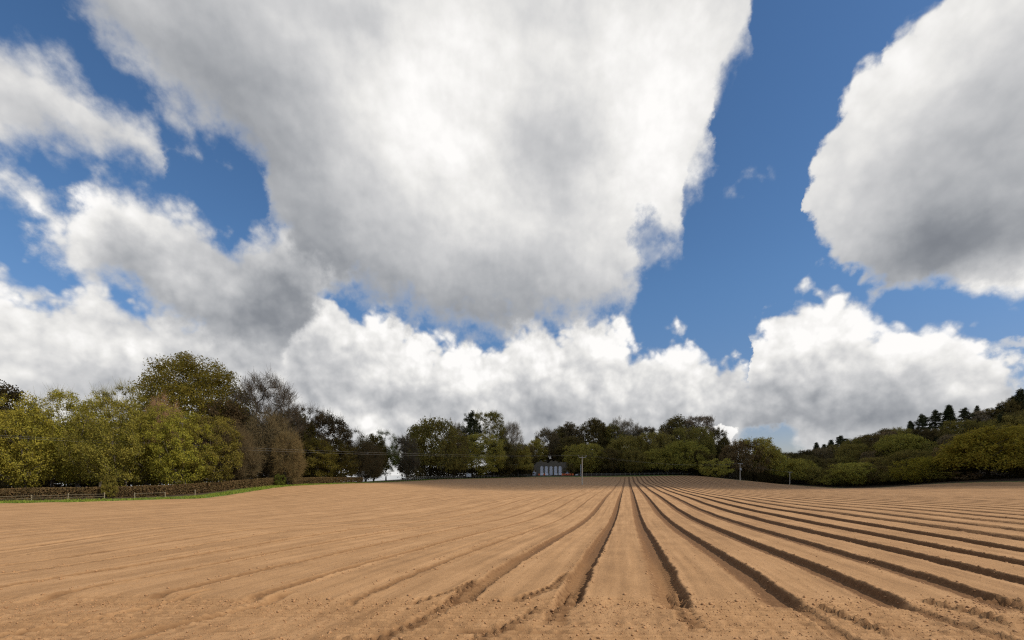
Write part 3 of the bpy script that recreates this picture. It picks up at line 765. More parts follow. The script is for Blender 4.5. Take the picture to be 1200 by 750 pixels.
# ------------------------------------------------------------------ trees: left belt behind the hedge
GL = 'trees behind the brown hedge on the left'
for a in [
 ('roundA', 2, 453, 66, 92, 'vdark', 'dark rounded tree rising behind the pale trees in the left corner'),
 ('leafyC', -42, 472, 80, 54, 'fresh', 'yellow-green bushy tree cut off by the left edge of the photo'),
 ('leafyA', 30, 468, 74, 57, 'fresh', 'bushy yellow-green tree at the left corner above the railed hedge'),
 ('airy', 62, 465, 50, 66, 'olive', 'thin-topped olive tree just right of the dark tree in the left corner'),
 ('leafyB', 92, 466, 66, 60, 'fresh', 'broad yellow-green tree with airy top, second from the left along the hedge'),
 ('airy', 118, 463, 46, 68, 'olive', 'airy spring-leaved tree between two bushy trees behind the left hedge'),
 ('leafyC', 138, 474, 72, 58, 'olive', 'olive bushy tree over the dark hollow behind the left hedge'),
 ('airy', 148, 458, 44, 70, 'olive', 'open-topped tree with thin upright twigs left of the great domed tree'),
 ('leafyB', 172, 480, 56, 61, 'fresh', 'small fresh green tree with pale trunk below the domed tree'),
 ('bareB', 187, 468, 42, 64, 'red', 'reddish bare-branched tree in front of the domed tree'),
 ('dome', 228, 417, 112, 88, 'bright', 'great domed tree, the tallest, standing above the left belt'),
 ('leafyA', 212, 482, 60, 60, 'fresh', 'yellow-green tree directly below the great domed tree'),
 ('leafyC', 249, 492, 56, 64, 'olive', 'olive tree with drooping sprays right below the great domed tree'),
 ('roundB', 262, 470, 52, 84, 'rust', 'brownish budding tree at the right shoulder of the domed tree'),
 ('twiggy', 276, 502, 48, 68, 'brown', 'brown twiggy tree with drooping branches left of the tall bare tree'),
 ('bareA', 314, 441, 74, 92, 'grey', 'tall bare tree with open twiggy top right of the domed tree'),
 ('twiggy', 314, 486, 60, 80, 'brown', 'brown weeping twiggy tree under the tall bare tree'),
 ('twiggy', 338, 508, 40, 78, 'rust', 'low brown twiggy tree leaning over the hedge bend'),
 ('roundB', 342, 478, 46, 98, 'moss', 'dark green tree between the tall bare tree and the hedge end'),
 ('airy', 364, 482, 44, 100, 'brown', 'thin brownish tree with pale limbs above the hedge end'),
 ('roundD', 386, 485, 48, 106, 'brown', 'brown open-crowned tree over the right end of the hedge'),
 ('leafyB', 370, 516, 52, 96, 'olive', 'low yellow-green tree lit above the right end of the hedge'),
 ('leafyA', 398, 516, 44, 104, 'moss', 'dark green low tree at the very end of the hedge'),
 ('airy', 412, 506, 34, 118, 'moss', 'slim mossy tree right of the hedge end'),
 ('twiggy', 428, 518, 42, 112, 'brown', 'grey-brown twiggy tree with pale water gleaming beneath it'),
 ('roundB', 438, 509, 34, 126, 'moss', 'mid-green tree with flat top over the bright water gaps'),
 ('airy', 452, 508, 30, 128, 'ivy', 'ivy-clad tree with dark stem above the bright water gaps'),
 ('roundD', 476, 512, 30, 140, 'grey', 'greyish see-through tree left of the big round centre tree'),
 ]: tree(*a, GL)
# pale slim stems visible at the belt's foot
GC = 'trees beyond the far fence'
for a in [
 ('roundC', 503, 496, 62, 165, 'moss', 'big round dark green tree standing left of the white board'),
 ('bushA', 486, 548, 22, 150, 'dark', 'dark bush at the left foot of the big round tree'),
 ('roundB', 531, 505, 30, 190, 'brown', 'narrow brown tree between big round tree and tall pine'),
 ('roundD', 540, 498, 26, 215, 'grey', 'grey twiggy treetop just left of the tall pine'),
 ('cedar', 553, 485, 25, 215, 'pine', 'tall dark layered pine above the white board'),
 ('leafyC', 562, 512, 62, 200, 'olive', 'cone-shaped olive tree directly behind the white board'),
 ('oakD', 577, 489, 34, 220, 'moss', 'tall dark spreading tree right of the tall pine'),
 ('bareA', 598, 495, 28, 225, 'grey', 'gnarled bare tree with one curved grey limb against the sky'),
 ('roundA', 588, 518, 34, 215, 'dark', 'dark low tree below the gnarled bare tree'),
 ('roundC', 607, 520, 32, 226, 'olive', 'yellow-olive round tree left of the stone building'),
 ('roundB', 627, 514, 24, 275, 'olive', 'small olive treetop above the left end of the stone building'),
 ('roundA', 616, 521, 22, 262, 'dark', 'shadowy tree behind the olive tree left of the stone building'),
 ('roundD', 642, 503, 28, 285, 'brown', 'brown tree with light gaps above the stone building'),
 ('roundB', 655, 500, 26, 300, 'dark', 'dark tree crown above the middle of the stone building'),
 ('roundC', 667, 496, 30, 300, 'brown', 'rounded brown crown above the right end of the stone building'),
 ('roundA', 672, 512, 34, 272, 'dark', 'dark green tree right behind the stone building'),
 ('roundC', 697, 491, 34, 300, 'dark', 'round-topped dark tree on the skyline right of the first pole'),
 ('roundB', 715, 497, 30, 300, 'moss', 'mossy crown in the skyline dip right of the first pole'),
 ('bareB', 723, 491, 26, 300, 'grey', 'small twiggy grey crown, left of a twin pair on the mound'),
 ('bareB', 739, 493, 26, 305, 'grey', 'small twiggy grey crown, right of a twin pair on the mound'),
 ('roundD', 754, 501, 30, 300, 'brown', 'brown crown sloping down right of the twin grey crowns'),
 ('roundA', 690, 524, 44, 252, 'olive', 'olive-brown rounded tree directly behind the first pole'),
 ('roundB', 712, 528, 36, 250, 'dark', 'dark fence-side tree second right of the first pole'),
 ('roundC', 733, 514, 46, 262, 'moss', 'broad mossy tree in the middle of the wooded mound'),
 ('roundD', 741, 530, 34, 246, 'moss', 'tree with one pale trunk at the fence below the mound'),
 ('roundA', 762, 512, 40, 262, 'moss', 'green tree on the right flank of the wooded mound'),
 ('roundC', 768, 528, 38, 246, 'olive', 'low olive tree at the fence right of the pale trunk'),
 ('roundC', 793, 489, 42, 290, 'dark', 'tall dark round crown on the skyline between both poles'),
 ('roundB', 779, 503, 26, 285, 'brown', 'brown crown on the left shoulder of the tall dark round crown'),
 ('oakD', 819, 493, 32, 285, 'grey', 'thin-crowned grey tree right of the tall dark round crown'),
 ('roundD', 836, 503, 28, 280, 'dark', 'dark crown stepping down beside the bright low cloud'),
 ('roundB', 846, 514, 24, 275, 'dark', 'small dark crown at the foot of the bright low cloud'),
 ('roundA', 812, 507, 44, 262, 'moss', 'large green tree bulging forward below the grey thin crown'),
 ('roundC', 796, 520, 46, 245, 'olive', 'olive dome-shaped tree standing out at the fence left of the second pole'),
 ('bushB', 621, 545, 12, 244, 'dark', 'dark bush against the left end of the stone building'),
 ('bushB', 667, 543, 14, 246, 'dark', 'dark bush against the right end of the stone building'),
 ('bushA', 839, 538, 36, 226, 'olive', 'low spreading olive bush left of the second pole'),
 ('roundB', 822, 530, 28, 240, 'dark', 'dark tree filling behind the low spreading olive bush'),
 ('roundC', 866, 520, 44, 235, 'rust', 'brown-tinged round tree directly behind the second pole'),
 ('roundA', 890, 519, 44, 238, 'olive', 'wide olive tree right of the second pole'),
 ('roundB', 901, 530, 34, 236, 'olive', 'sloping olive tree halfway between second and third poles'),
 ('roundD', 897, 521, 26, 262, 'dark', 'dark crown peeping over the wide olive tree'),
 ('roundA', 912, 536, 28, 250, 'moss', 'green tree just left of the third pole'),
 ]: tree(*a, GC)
# ------------------------------------------------------------------ right hillside
GR = 'trees on the wooded hillside to the right'
ordn = ['first', 'second', 'third', 'fourth', 'fifth', 'sixth', 'seventh', 'eighth', 'ninth', 'tenth', 'eleventh', 'twelfth', 'thirteenth', 'fourteenth', 'fifteenth', 'sixteenth', 'seventeenth', 'eighteenth', 'nineteenth', 'twentieth']
cname = dict(moss='mossy green', olive='olive', dark='dark green', brown='brown', rust='rusty brown', grey='grey-brown', yellow='yellow-green', vdark='blackish', pine='near-black', fresh='yellow-green')
kname = dict(ro='round-crowned tree', co='pointed conifer', ce='layered pine', oa='spreading tree', ba='bare twiggy tree', le='bushy tree', ai='thin airy tree', bu='bush')
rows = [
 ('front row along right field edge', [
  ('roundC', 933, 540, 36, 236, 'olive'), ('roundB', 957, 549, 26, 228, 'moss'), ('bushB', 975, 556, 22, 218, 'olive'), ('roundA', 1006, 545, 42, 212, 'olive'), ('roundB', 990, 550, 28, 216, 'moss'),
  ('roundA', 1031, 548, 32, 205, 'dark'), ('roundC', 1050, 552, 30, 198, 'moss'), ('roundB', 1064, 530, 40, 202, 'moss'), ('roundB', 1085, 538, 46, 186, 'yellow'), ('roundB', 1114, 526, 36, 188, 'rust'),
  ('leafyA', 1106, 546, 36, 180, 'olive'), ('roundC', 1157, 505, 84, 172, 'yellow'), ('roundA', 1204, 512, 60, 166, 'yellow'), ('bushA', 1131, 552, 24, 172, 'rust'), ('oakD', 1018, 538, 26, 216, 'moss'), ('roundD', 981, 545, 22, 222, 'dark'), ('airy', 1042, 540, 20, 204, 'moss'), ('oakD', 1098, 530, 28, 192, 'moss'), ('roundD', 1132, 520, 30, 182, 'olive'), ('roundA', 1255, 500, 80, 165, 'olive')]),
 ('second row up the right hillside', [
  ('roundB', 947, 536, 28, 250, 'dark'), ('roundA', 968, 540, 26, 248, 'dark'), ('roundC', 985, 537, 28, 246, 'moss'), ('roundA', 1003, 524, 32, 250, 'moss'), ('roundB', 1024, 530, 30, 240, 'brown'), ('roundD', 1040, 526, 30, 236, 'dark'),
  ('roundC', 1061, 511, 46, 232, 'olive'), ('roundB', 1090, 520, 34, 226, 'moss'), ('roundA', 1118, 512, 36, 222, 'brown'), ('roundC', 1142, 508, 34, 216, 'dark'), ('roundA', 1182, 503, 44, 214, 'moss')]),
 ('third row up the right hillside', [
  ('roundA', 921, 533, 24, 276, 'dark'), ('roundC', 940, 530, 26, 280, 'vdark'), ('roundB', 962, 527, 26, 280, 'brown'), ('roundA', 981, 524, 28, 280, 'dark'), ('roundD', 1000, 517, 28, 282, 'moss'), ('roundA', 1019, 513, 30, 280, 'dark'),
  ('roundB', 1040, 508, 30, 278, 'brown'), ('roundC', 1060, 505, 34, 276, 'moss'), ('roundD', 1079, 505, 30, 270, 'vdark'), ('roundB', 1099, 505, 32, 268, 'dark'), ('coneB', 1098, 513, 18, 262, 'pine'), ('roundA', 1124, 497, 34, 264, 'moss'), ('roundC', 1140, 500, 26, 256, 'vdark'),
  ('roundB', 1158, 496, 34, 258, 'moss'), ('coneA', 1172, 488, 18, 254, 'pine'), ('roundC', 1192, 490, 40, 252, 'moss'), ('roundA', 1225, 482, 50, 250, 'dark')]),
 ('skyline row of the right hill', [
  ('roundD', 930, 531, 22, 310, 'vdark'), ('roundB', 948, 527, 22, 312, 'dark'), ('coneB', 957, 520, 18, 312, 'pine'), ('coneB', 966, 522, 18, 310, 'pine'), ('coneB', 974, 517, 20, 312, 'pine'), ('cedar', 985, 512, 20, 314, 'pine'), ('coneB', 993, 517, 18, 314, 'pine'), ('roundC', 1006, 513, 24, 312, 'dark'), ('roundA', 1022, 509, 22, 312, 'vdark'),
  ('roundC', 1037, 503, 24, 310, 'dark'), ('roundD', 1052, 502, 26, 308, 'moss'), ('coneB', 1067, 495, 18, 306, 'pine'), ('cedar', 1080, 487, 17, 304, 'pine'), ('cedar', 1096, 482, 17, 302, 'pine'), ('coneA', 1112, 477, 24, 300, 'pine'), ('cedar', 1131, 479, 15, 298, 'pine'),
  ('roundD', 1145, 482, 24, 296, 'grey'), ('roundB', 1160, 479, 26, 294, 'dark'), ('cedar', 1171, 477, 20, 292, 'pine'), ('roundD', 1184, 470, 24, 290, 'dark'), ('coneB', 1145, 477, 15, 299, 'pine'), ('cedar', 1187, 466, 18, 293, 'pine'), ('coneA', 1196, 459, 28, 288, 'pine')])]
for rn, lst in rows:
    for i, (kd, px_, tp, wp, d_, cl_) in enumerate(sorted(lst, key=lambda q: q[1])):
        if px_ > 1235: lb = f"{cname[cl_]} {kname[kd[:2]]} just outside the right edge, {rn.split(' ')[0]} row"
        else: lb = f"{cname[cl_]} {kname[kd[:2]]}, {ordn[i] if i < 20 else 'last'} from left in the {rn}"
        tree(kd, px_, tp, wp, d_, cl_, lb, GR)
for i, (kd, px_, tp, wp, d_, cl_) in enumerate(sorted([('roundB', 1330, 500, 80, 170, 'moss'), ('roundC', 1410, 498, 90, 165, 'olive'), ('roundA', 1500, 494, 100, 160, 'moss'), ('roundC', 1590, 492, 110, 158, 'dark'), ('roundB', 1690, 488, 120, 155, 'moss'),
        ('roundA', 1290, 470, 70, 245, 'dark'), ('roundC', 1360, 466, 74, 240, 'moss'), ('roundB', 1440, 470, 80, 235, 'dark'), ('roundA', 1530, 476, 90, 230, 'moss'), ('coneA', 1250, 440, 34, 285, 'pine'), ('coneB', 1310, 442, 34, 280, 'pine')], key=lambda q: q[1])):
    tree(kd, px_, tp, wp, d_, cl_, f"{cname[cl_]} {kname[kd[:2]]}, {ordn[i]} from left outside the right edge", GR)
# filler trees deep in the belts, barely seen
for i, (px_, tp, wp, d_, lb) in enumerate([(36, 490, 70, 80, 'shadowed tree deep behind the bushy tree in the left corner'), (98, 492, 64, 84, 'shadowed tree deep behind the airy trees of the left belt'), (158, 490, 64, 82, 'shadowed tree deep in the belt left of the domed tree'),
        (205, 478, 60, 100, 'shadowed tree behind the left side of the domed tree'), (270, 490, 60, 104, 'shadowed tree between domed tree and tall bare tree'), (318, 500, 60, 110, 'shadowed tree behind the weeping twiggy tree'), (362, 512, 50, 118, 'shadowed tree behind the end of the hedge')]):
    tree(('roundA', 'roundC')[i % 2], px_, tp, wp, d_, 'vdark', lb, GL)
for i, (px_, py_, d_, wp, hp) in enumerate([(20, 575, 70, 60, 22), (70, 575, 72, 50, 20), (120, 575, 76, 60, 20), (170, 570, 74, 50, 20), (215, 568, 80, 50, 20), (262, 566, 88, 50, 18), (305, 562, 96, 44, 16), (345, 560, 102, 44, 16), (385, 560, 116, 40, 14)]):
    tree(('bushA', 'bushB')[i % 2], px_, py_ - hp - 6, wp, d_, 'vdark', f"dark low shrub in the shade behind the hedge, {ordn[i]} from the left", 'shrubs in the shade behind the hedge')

# ------------------------------------------------------------------ undergrowth: one mass along the wood edges
def foliage_strip(name, path, n, hgt, wid, size, colr, lab, cat, mat, hvar=.3):
    rg = np.random.default_rng(len(name) + n)
    P = np.array([p[:2] for p in path]); seg = np.hypot(*(P[1:] - P[:-1]).T); cum = np.r_[0, np.cumsum(seg)]
    s = rg.uniform(0, cum[-1], n); i = np.clip(np.searchsorted(cum, s) - 1, 0, len(seg) - 1); t = (s - cum[i]) / seg[i]
    d = (P[i + 1] - P[i]) / seg[i][:, None]; nrm = np.stack([-d[:, 1], d[:, 0]], 1)
    o = rg.uniform(-1, 1, n)
    xy = P[i] + d * (t * seg[i])[:, None] + nrm * (o * wid / 2)[:, None]
    hl_ = hgt * (1 + hvar * fbm(s * .35, s * 0 + o * .6, 90, 3)) * np.sqrt(np.maximum(0.05, 1 - (np.abs(o) * .9) ** 4))
    z = base(xy[:, 0], xy[:, 1]) + hl_ * (1 - rg.uniform(0, 1, n) ** 1.6)
    Pp = np.c_[xy, z]; Nn = rg.normal(size=(n, 3)); Nn[:, 2] += .6; Nn /= np.linalg.norm(Nn, axis=1, keepdims=True)
    V = quads(Pp, Nn, size * rg.uniform(.6, 1.4, n), .6, rg)
    o_ = mesh_obj(name, V, np.arange(len(V)).reshape(-1, 4), mat); o_.color = (*COL[colr], 1)
    if lab: tag(o_, lab, cat, kind='stuff')
    return o_
def pp(l): return [((p[0] - 600) / F * p[1], p[1]) for p in l]
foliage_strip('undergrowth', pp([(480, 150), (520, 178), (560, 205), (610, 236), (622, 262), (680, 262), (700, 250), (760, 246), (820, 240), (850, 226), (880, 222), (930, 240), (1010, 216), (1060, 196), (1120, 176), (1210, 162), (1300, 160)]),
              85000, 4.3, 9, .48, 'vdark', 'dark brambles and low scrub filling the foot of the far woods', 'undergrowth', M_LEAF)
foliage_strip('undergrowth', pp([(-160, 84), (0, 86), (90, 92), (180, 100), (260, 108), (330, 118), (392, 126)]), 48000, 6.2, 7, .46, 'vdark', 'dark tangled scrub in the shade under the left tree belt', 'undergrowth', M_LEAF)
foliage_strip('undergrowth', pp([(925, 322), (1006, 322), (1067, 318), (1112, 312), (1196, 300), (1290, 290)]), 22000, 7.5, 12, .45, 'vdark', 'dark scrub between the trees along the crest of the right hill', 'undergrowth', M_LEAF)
# ------------------------------------------------------------------ hedge
COL['hedge'] = (.098, .074, .038)
hp_ = pp([(-420, 44), (-140, 45), (-60, 47.5), (0, 50), (100, 53), (180, 56.5), (240, 61), (290, 68), (322, 76), (350, 85), (390, 95), (425, 103)])
hr = empty('hedge', (*hp_[0], bz(*hp_[0])))
tag(hr, 'long clipped brown beech hedge bending along the left side of the field', 'hedge')
def place_under(o, root):
    o.parent = root; o.matrix_parent_inverse = root.matrix_basis.inverted()
hf = foliage_strip('foliage', hp_, 110000, 1.32, 1.3, .09, 'hedge', None, None, M_TWIG, hvar=.06)
place_under(hf, hr)
COL['branch'] = (.09, .06, .035)
hi = foliage_strip('branches', hp_, 16000, 1.25, .5, .30, 'branch', None, None, M_TWIG, hvar=.03)
place_under(hi, hr)
# ------------------------------------------------------------------ grass along the verges
def grass_strip(name, path, n, wid, h, lab):
    rg = np.random.default_rng(77 + n)
    P = np.array(path); seg = np.hypot(*(P[1:] - P[:-1]).T); cum = np.r_[0, np.cumsum(seg)]
    s = rg.uniform(0, cum[-1], n); i = np.clip(np.searchsorted(cum, s) - 1, 0, len(seg) - 1)
    d = (P[i + 1] - P[i]) / seg[i][:, None]; nrm = np.stack([-d[:, 1], d[:, 0]], 1)
    xy = P[i] + d * (s - cum[i])[:, None] + nrm * rg.uniform(0, wid, n)[:, None]
    z = base(xy[:, 0], xy[:, 1]); hh = h * rg.uniform(.4, 1.3, n) * (1 + .5 * fbm(xy[:, 0] * .5, xy[:, 1] * .5, 95, 2))
    b = np.c_[xy, z - .02]; an = rg.uniform(0, 6.28, n); sd_ = np.stack([np.cos(an), np.sin(an), an * 0], 1) * .05
    lean = rg.normal(size=(n, 3)) * .08; lean[:, 2] = 0; up = np.zeros((n, 3)); up[:, 2] = hh
    V = np.stack([b - sd_, b + sd_, b + up + lean + sd_ * .1, b + up + lean - sd_ * .1], 1).reshape(-1, 3)
    o = mesh_obj(name, V, np.arange(len(V)).reshape(-1, 4), M_LEAF); o.color = (.16, .21, .04, 1)
    tag(o, lab, 'grass', kind='stuff')
edge = [p for p in field[1:11]]
grass_strip('grass_verge', edge, 34000, 2.9, .17, 'bright green grass verge between the soil and the brown hedge')
COL['tuft'] = (.12, .15, .03)
# ------------------------------------------------------------------ field fence in front of the hedge
M_WOOD = simple_mat('weathered_wood', (.26, .21, .13), .85, .35, 9, bump=.3)
M_PWOOD = simple_mat('pale_wood', (.30, .27, .21), .85, .3, 9)
def fence(name, path, step, h, rails, label, mat, rail_r=.018, post_r=.055, skip=None, phase=0.0):
    P = np.array([p[:2] for p in path]); seg = np.hypot(*(P[1:] - P[:-1]).T); cum = np.r_[0, np.cumsum(seg)]
    root = empty(name, (*P[0], bz(*P[0])))
    tag(root, label, 'fence')
    rr = random.Random(5); pos = []
    s = phase
    while s < cum[-1]:
        i = min(np.searchsorted(cum, s, side='right') - 1, len(seg) - 1); q = P[i] + (P[i + 1] - P[i]) * (s - cum[i]) / seg[i]
        pos.append((q[0], q[1], bz(q[0], q[1]))); s += step * rr.uniform(.92, 1.08)
    bpy.context.view_layer.update()
    proto_p = None
    for (a, b, c) in pos[:100]:
        if proto_p is None:
            mb = MB().tube([(0, 0, -.1), (0, 0, h - .02), (0, 0, h + .02)], [post_r, post_r * .95, post_r * .5], 7); o = mb.build('post', mat); proto_p = o
        else:
            o = proto_p.copy(); col.objects.link(o)
        o.parent = root; o.location = (a - P[0][0], b - P[0][1], c - root.location.z); o.rotation_euler = (rr.uniform(-.05, .05), rr.uniform(-.05, .05), rr.uniform(0, 6))
        o.scale = (1, 1, rr.uniform(.9, 1.08))
    for z_ in rails:
        for (a, b) in zip(pos[:-1], pos[1:]):
            if skip and skip(a, z_): continue
            v0 = (a[0] - P[0][0], a[1] - P[0][1] - .07, a[2] - root.location.z + z_ + rr.uniform(-.03, .03)); v1 = (b[0] - P[0][0], b[1] - P[0][1] - .07, b[2] - root.location.z + z_ + rr.uniform(-.03, .03))
            MB().tube([v0, v1], [rail_r, rail_r], 4).build('rail', mat, root)
    return root
fence('post_and_rail_fence', pp([(-180, 43.6), (-60, 45.6), (0, 48.2), (100, 51), (180, 54.4), (243, 58.8)]), 2.9, .68, (.28, .55), 'old timber post and rail fence in front of the left hedge', M_WOOD,
      skip=lambda a, z_: (a[0] / a[1] * F + 600) > 80 and (z_ < .5 or (int(a[1] * 7) % 3 == 0)), phase=1.4)
fence('paddock_fence', pp([(476, 126), (500, 152), (550, 190), (600, 224), (624, 236)]), 2.5, 1.25, (.55, 1.05), 'low pale post and rail fence left of the stone building', M_PWOOD, .05, .09)
fence('paddock_fence', pp([(676, 239), (740, 240), (822, 238)]), 2.5, 1.25, (.55, 1.05), 'low pale post and rail fence right of the stone building', M_PWOOD, .05, .09)
# ------------------------------------------------------------------ white board
M_WHITE = simple_mat('white_paint', (.78, .79, .80), .5, .06, 4)
bx_, by_ = (549.3 - 600) / F * 183, 183
sg = empty('notice_board', (bx_, by_, bz(bx_, by_))); tag(sg, 'plain white notice board on two short posts behind the far fence', 'sign')
MB().box(-.95, .95, -.03, .03, .75, 2.0).build('panel', M_WHITE, sg)
for sx_ in (-.7, .7): MB().box(sx_ - .05, sx_ + .05, .035, .13, -.1, 1.9).build('post', M_PWOOD, sg)
# ------------------------------------------------------------------ stone building with five tall arched openings
M_STONE = simple_mat('rubble_stone', (.20, .168, .118), .95, .55, 2.2, bump=.8)
M_ROOFS = simple_mat('stone_slates', (.09, .078, .058), .95, .4, 3)
M_FRAME = simple_mat('white_frames', (.80, .80, .82), .5, .05, 2)
M_PANE = simple_mat('pale_panes', (.64, .66, .70), .12, .3, .9)
DB = 246.0
def bxp(px): return (px - 600) / F * DB
gx = bxp(645); zb = bz(gx, DB) - .1
b = empty('stone_orangery', (gx, DB, zb)); tag(b, 'old rubble-stone building with five tall white arched windows under the trees', 'building')
L, Rr = bxp(623) - gx, bxp(665) - gx
cxs = [bxp(q) - gx for q in (635, 640.4, 645.8, 651.2, 656.4)]
aw, ah, sill = .82, 4.6, .55
# facade with real arched holes: piers + lintel pieces with arched undersides
mb = MB(); yb, yf = .55, 0.0
def uneven(x): return 7.35 + .5 * math.sin(x * .9) + .35 * math.sin(x * 2.3 + 1) + (-.9 if x > 8.0 else 0) - (1.3 if x < -8.2 else 0)
xs0 = [L] + [c for cc_ in cxs for c in (cc_ - aw, cc_ + aw)] + [Rr]
for i in range(0, len(xs0), 2):
    a_, b_ = xs0[i], xs0[i + 1]; n_ = max(1, int((b_ - a_) / .8)); 
    for q in range(n_):
        u0, u1 = a_ + (b_ - a_) * q / n_, a_ + (b_ - a_) * (q + 1) / n_
        mb.prism([(u0, -.3), (u1, -.3), (u1, uneven(u1)), (u0, uneven(u0))], yf, yb)
for c in cxs:
    arc = [(c + aw * math.cos(t), sill + ah - aw + aw * math.sin(t)) for t in np.linspace(0, math.pi, 13)]
    for (p0, p1) in zip(arc[:-1], arc[1:]):
        mb.prism([p0, (p0[0], uneven(p0[0])), (p1[0], uneven(p1[0])), p1][::-1], yf, yb)
    mb.box(c - aw, c + aw, yf, yb, -.3, sill)
wl = mb.build('facade', M_STONE, b)
sb_ = MB()
sb_.box(L, L + .5, yb + .002, 6.4, -.3, 5.6); sb_.box(Rr - .5, Rr, yb + .002, 6.4, -.3, 5.9); sb_.box(L + .51, Rr - .51, 6.0, 6.4, -.3, 6.1)
sb_.build('rear_walls', M_STONE, b)
MB().box(L - .1, Rr + .1, yb + .01, 6.6, 6.12, 6.35).build('roof', M_ROOFS, b)
for c in cxs:
    w = MB(); r_ = aw - .03
    w.box(c - r_, c - r_ + .14, .2, .3, sill, sill + ah - aw); w.box(c + r_ - .14, c + r_, .2, .3, sill, sill + ah - aw)
    w.box(c - .05, c + .05, .21, .29, sill, sill + ah - .06); 
    for zz in (sill + .004, sill + 1.2, sill + 2.4, sill + ah - aw - .05): w.box(c - r_ + .145, c + r_ - .145, .215, .285, zz, zz + .13)
    arc = np.linspace(0, math.pi, 13)
    for t0, t1 in zip(arc[:-1], arc[1:]):
        w.prism([(c + r_ * math.cos(t0), sill + ah - aw + r_ * math.sin(t0)), (c + (r_ - .14) * math.cos(t0), sill + ah - aw + (r_ - .14) * math.sin(t0)),
                 (c + (r_ - .14) * math.cos(t1), sill + ah - aw + (r_ - .14) * math.sin(t1)), (c + r_ * math.cos(t1), sill + ah - aw + r_ * math.sin(t1))], .2, .3)
    wo = w.build('window', M_FRAME, b)
    MB().prism([(c - r_ + .05, sill + .01), (c + r_ - .05, sill + .01)] + [(c + (r_ - .05) * math.cos(t), sill + ah - aw + (r_ - .05) * math.sin(t)) for t in np.linspace(0, math.pi, 13)], .235, .265).build('pane', M_PANE, wo)
    MB().box(c - aw + .01, c + aw - .01, -.12, -.003, sill - .12, sill + .02).build('sill', M_FRAME, wo)
M_CONC = simple_mat('pale_concrete', (.42, .42, .40), .9, .2, 3)
tr = tag(MB().box(bxp(631) - gx, bxp(646) - gx, -3.2, -.8, -.2, .28).build('paved_plinth', M_CONC, None, loc=(gx, DB, zb)), 'low grey paved plinth in front of the left arches', 'plinth')
# white barrier blocks below the arches
bl0 = None
for i, q in enumerate((635, 640.4, 651.2, 656.4)):
    if bl0 is None:
        m_ = MB().prism([(-.95, 0), (.95, 0), (.9, .25), (.8, 1.0), (-.8, 1.0), (-.9, .25)], -.25, .25); bl0 = m_.build('white_barrier', M_WHITE); o = bl0
    else: o = bl0.copy(); col.objects.link(o)
    xx_ = bxp(q); o.location = (xx_, DB - .7 if i > 1 else DB - .6, zb + .2 + (0 if i > 1 else .08))
    tag(o, f"white barrier block under the {('leftmost', 'second', 'fourth', 'rightmost')[i]} arched window", 'barrier', 'white barrier blocks under the arches')
M_ORANGE = simple_mat('orange_plastic', (.85, .16, .03), .45, .15, 2)
def orange_barrier(px, d, label, rz=0.0):
    r = empty('orange_barrier', ((px - 600) / F * d, d, bz((px - 600) / F * d, d)), rz); tag(r, label, 'barrier', 'orange plastic road barriers')
    m1 = MB(); m1.box(-.5, .5, -.035, .035, .85, 1.02); m1.box(-.5, .5, -.035, .035, .52, .68); m1.box(-.5, .5, -.035, .035, .22, .36)
    for q in (-.47, .40): m1.box(q, q + .07, -.03, .03, .1, 1.1)
    m1.box(-.5, .5, -.028, .028, .36, .85)
    m1.build('panel', M_ORANGE, r)
    for q in (-.36, .36): MB().box(q - .06, q + .06, -.28, .28, 0, .1).build('foot', M_ORANGE, r)
orange_barrier(631.8, 242.5, 'orange road barrier between white tent and first arch', .2)
orange_barrier(637.8, 242.5, 'orange road barrier between the first and second arches', -.2)
for i, q in enumerate((659.3, 662.2, 665.2, 668.2, 671.2)):
    orange_barrier(q, 241.5 + .3 * (i % 2), ('leftmost', 'second', 'middle', 'fourth', 'rightmost')[i] + ' of five orange road barriers right of the arches', (.25, -.2, .1, -.15, .3)[i])
# white garden tent and grey pointed tent
M_CANVAS = simple_mat('white_canvas', (.74, .75, .80), .8, .08, 1.5)
M_GCANVAS = simple_mat('grey_canvas', (.30, .32, .34), .8, .15, 1.5)
def tent(px, d, w, he, hr_, label, mat):
    x_ = (px - 600) / F * d; r = empty('garden_tent', (x_, d, bz(x_, d)), .15); tag(r, label, 'tent')
    mbr = MB(); n = 6; b0 = len(mbr.v); mbr.v += [(-w / 2, -w / 2, he), (w / 2, -w / 2, he), (w / 2, w / 2, he), (-w / 2, w / 2, he), (-w * .16, -w * .16, he + (hr_ - he) * .45), (w * .16, -w * .16, he + (hr_ - he) * .45), (w * .16, w * .16, he + (hr_ - he) * .45), (-w * .16, w * .16, he + (hr_ - he) * .45), (0, 0, hr_)]
    for i in range(4):
        j = (i + 1) % 4; mbr.f += [[i, j, 4 + j, 4 + i], [4 + i, 4 + j, 8]]
    mbr.f.append([3, 2, 1, 0]); mbr.build('canopy', mat, r)
    for sx_ in (-1, 1):
        for sy_ in (-1, 1): MB().box(sx_ * w * .47 - .04, sx_ * w * .47 + .04, sy_ * w * .47 - .04, sy_ * w * .47 + .04, 0, he - .002).build('leg', M_FRAME, r)
    MB().box(-w * .45, w * .45, w * .45, w * .45 + .03, .05, he - .004).build('back_sheet', mat, r)
    MB().box(-w * .47, -w * .47 + .03, -w * .4, w * .4, .05, he - .004).build('side_sheet', mat, r)
tent(626, 243.5, 1.9, 1.5, 2.9, 'small white pointed tent at the left end of the stone building', M_CANVAS)
tent(664.8, 244, 2.2, .9, 2.3, 'small grey pointed tent behind the five orange barriers', M_GCANVAS)
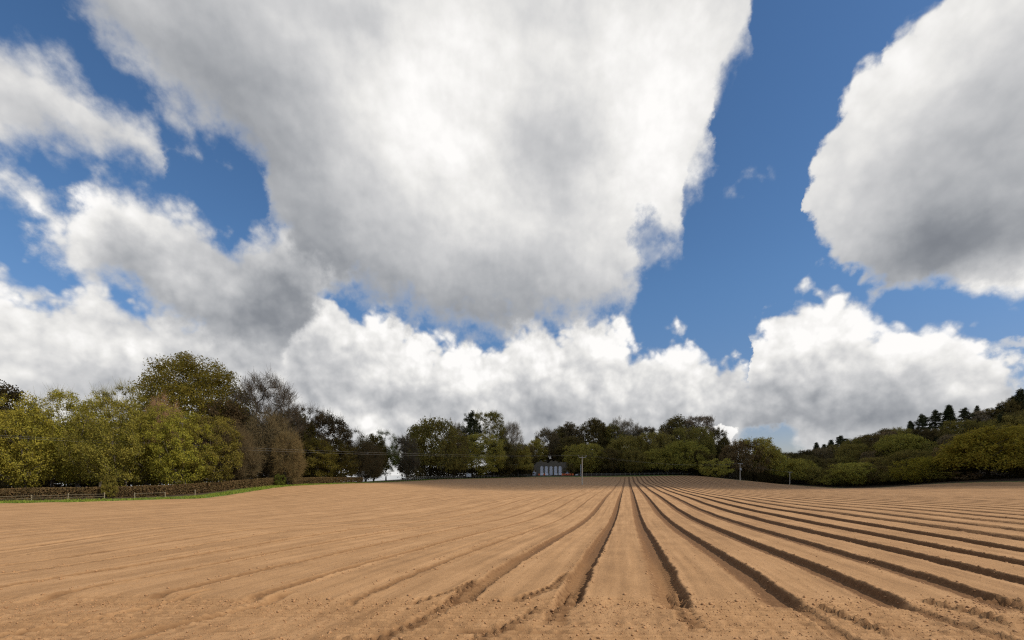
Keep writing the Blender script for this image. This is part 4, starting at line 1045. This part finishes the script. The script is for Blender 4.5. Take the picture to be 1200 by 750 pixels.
lb_ = MB().tube([(0, 0, .30), (.35, 0, .42), (1.0, 0, .42), (1.35, 0, .30)], [.22, .32, .32, .22], 8).build('wrapped_bale', M_WHITE, None, loc=(bxp(672.5), 239.8, bz(bxp(672.5), 239.8) - .05))
tag(lb_, 'small white wrapped bundle on grass right of the orange barriers', 'bundle')
# ------------------------------------------------------------------ utility poles and wires
M_POLE = simple_mat('pole_wood', (.62, .55, .42), .85, .3, 5, bump=.3)
M_INS = simple_mat('ceramic', (.45, .43, .40), .3, .1, 5); M_GALV = simple_mat('grey_metal', (.42, .44, .45), .45, .15, 4, metallic=.3)
M_WIRE = simple_mat('wire_aluminium', (.20, .20, .19), .5, .1, 4, metallic=.2)
def upole(x_, y_, h, az_, label, kind, zb=None):
    zb = bz(x_, y_) if zb is None else zb
    r = empty('utility_pole', (x_, y_, zb), az_); tag(r, label, 'utility pole', 'wooden poles carrying the wires')
    MB().tube([(0, 0, -.3), (0, 0, h * .5), (0, 0, h)], [.17, .145, .115], 9).build('shaft', M_POLE, r)
    if kind == 'v':
        m1 = MB().tube([(-1.0, -.16, h + .18), (-.85, -.16, h - .25), (.85, -.16, h - .25), (1.0, -.16, h + .18)], [.06, .065, .065, .06], 5)
    else:
        m1 = MB().box(-1.1, 1.1, -.26, -.13, h - .25, h - .11)
    m1.build('crossarm', M_GALV, r)
    tips = []
    for q in ((-.98, 0, .98) if kind != 'v' else (-1.0, 1.0)):
        zz = h + .17 if kind == 'v' else h - .10
        MB().tube([(q, -.19, zz), (q, -.19, zz + .08), (q, -.19, zz + .16), (q, -.19, zz + .22)], [.03, .07, .04, .06], 7).build('insulator', M_INS, r)
        tips.append((x_ + q * math.cos(az_) + .19 * math.sin(az_), y_ + q * math.sin(az_) - .19 * math.cos(az_), zb + zz + .2))
    if kind == 'v':
        MB().tube([(0, -.17, h - .6), (0, -.17, h - .3)], [.05, .05], 6).build('bracket', M_GALV, r)
    if kind == 't':
        can = MB().tube([(0, -.45, h - 3.1), (0, -.45, h - 3.0), (0, -.45, h - 2.25), (0, -.45, h - 2.15)], [.34, .36, .36, .30], 12).build('transformer', M_GALV, r)
        MB().tube([(-.15, -.45, h - 2.15), (-.15, -.45, h - 1.9)], [.05, .05], 6).build('bushing', M_INS, can)
        MB().tube([(.15, -.45, h - 2.15), (.15, -.45, h - 1.9)], [.05, .05], 6).build('bushing', M_INS, can)
    return tips
def at_px(px, d): return ((px - 600) / F * d, d)
x1, y1 = at_px(682.3, 118); z1 = bz(x1, y1); h1_ = EYE + (557 - 535) / F * 118 - z1
x2, y2 = at_px(867.3, 201); z2 = bz(x2, y2); h2_ = EYE + (557 - 543) / F * 201 - z2
x3, y3 = at_px(925.5, 223); z3 = bz(x3, y3); h3_ = EYE + (557 - 553) / F * 223 - z3
x0, y0 = -84.0, 28.0
t0_ = upole(x0, y0, 8.4, .25, 'wooden pole with metal crossarm standing left outside the photo', 'v')
t1_ = upole(x1, y1, h1_, .1, 'tall pale wooden pole with forked crossarm standing in the field, centre', 'v')
t2_ = upole(x2, y2, h2_, .1, 'wooden pole carrying a grey transformer at the far field edge', 't')
t3_ = upole(x3, y3, h3_, .1, 'smaller plain wooden pole at the lowest dip of the field edge', 'c')
def wire(a, b, sag, label):
    n = 24; pts = [(a[0] + (b[0] - a[0]) * t, a[1] + (b[1] - a[1]) * t, a[2] + (b[2] - a[2]) * t - 4 * sag * t * (1 - t)) for t in np.linspace(0, 1, n)]
    o = MB().tube(pts, [.008] * n, 4).build('overhead_wire', M_WIRE); tag(o, label, 'wire', 'overhead wires between the poles')
wire(t0_[0], t1_[0], 1.5, 'upper overhead wire crossing in front of the left trees to the centre pole')
wire(t0_[1], t1_[1], 1.9, 'lower overhead wire crossing in front of the left trees to the centre pole')
wire(t1_[0], t2_[0], 1.6, 'left overhead wire between the centre pole and the transformer pole')
wire(t1_[1], t2_[2], 1.6, 'right overhead wire between the centre pole and the transformer pole')
wire(t2_[0], t3_[0], .6, 'left overhead wire between the transformer pole and the smallest pole')
wire(t2_[2], t3_[2], .6, 'right overhead wire between the transformer pole and the smallest pole')
xq, yq = at_px(680.6, 236); zq = bz(xq, yq)
gp_ = MB().tube([(0, 0, -.2), (0, 0, 5.6), (0, 0, 6.1)], [.19, .16, .1], 9).build('grey_post', M_GALV, None, loc=(xq, yq, zq))
tag(gp_, 'thick short grey post at the far fence just behind the centre pole', 'post')
# green shrubs breaking the hedge line
tree('bushB', 128, 558, 15, 53.0, 'olive', 'small yellow-green shrub growing out of the railed hedge', 'small green shrubs growing out of the hedge')
tree('bushA', 328, 556.5, 12, 75.2, 'ivy', 'small green shrub growing out of the hedge at its bend', 'small green shrubs growing out of the hedge')
# ------------------------------------------------------------------ lake beyond the trees
m, g, out = material('lake_water')
p = g.n('ShaderNodeBsdfPrincipled'); p.inputs['Base Color'].default_value = (.10, .14, .16, 1); p.inputs['Roughness'].default_value = .10
ge = g.n('ShaderNodeNewGeometry'); bm_ = g.n('ShaderNodeBump'); bm_.inputs['Strength'].default_value = .08; g.link(g.noise(ge.outputs['Position'], .8, 4, .6).o, bm_.inputs['Height']); g.link(bm_.outputs[0], p.inputs['Normal'])
g.link(p.outputs[0], out.inputs[0])
lk = mesh_obj('lake', [(-1400, 130, 0), (-30, 130, 0), (-30, 3400, 0), (-1400, 3400, 0)], [[0, 1, 2, 3]], m, loc=(0, 0, -1.9)); lk['kind'] = 'structure'
# ------------------------------------------------------------------ the clouds whose shadows lie over the far field (real clouds, high to the right)
m, g, out = material('cloud_vapour')
pv = g.n('ShaderNodeVolumePrincipled'); pv.inputs['Color'].default_value = (.98, .98, 1, 1); pv.inputs['Density'].default_value = .035
g.link(pv.outputs[0], out.inputs['Volume'])
m2, g2, out2 = material('thin_cloud_vapour')
pv2 = g2.n('ShaderNodeVolumePrincipled'); pv2.inputs['Color'].default_value = (.98, .98, 1, 1); pv2.inputs['Density'].default_value = .009
g2.link(pv2.outputs[0], out2.inputs['Volume'])
ALT = 620.0
def cloud(gx_, gy_, rx, ry, thick, mat, seed, alt):
    k_ = alt / math.tan(SUN_EL); cx_ = gx_ + k_ * math.sin(SUN_AZ); cy_ = gy_ + k_ * math.cos(SUN_AZ)
    nu, nv = 72, 26; v = []; f = []
    for j in range(nv + 1):
        ph = -math.pi / 2 + math.pi * j / nv
        for i in range(nu):
            th = 2 * math.pi * i / nu
            X0, Y0, Z0 = math.cos(ph) * math.cos(th), math.cos(ph) * math.sin(th), math.sin(ph)
            nn = float(fbm(np.array([X0 * 3.1 + seed]), np.array([Y0 * 3.1 + Z0]), 200 + seed, 4)[0])
            r = 1 + .22 * nn
            sq = 1 / (abs(X0) ** 3 + abs(Y0) ** 3 + 1e-6) ** (1 / 3) * math.hypot(X0, Y0) if math.hypot(X0, Y0) > 1e-3 else 1
            v.append((X0 * rx * r * sq, Y0 * ry * r * sq, Z0 * thick * (1 if Z0 > 0 else .45) * (1 + .9 * nn)))
    for j in range(nv):
        for i in range(nu):
            i2 = (i + 1) % nu; f.append((j * nu + i, j * nu + i2, (j + 1) * nu + i2, (j + 1) * nu + i))
    o = mesh_obj('cloud', v, np.array(f), mat, smooth=True, loc=(cx_, cy_, alt)); o['kind'] = 'structure'
cloud(38, 322, 185, 240, 110, m, 1, ALT)
cloud(245, 200, 160, 185, 100, m2, 4, ALT * 1.4)
print('OBJS', len(scene.objects))
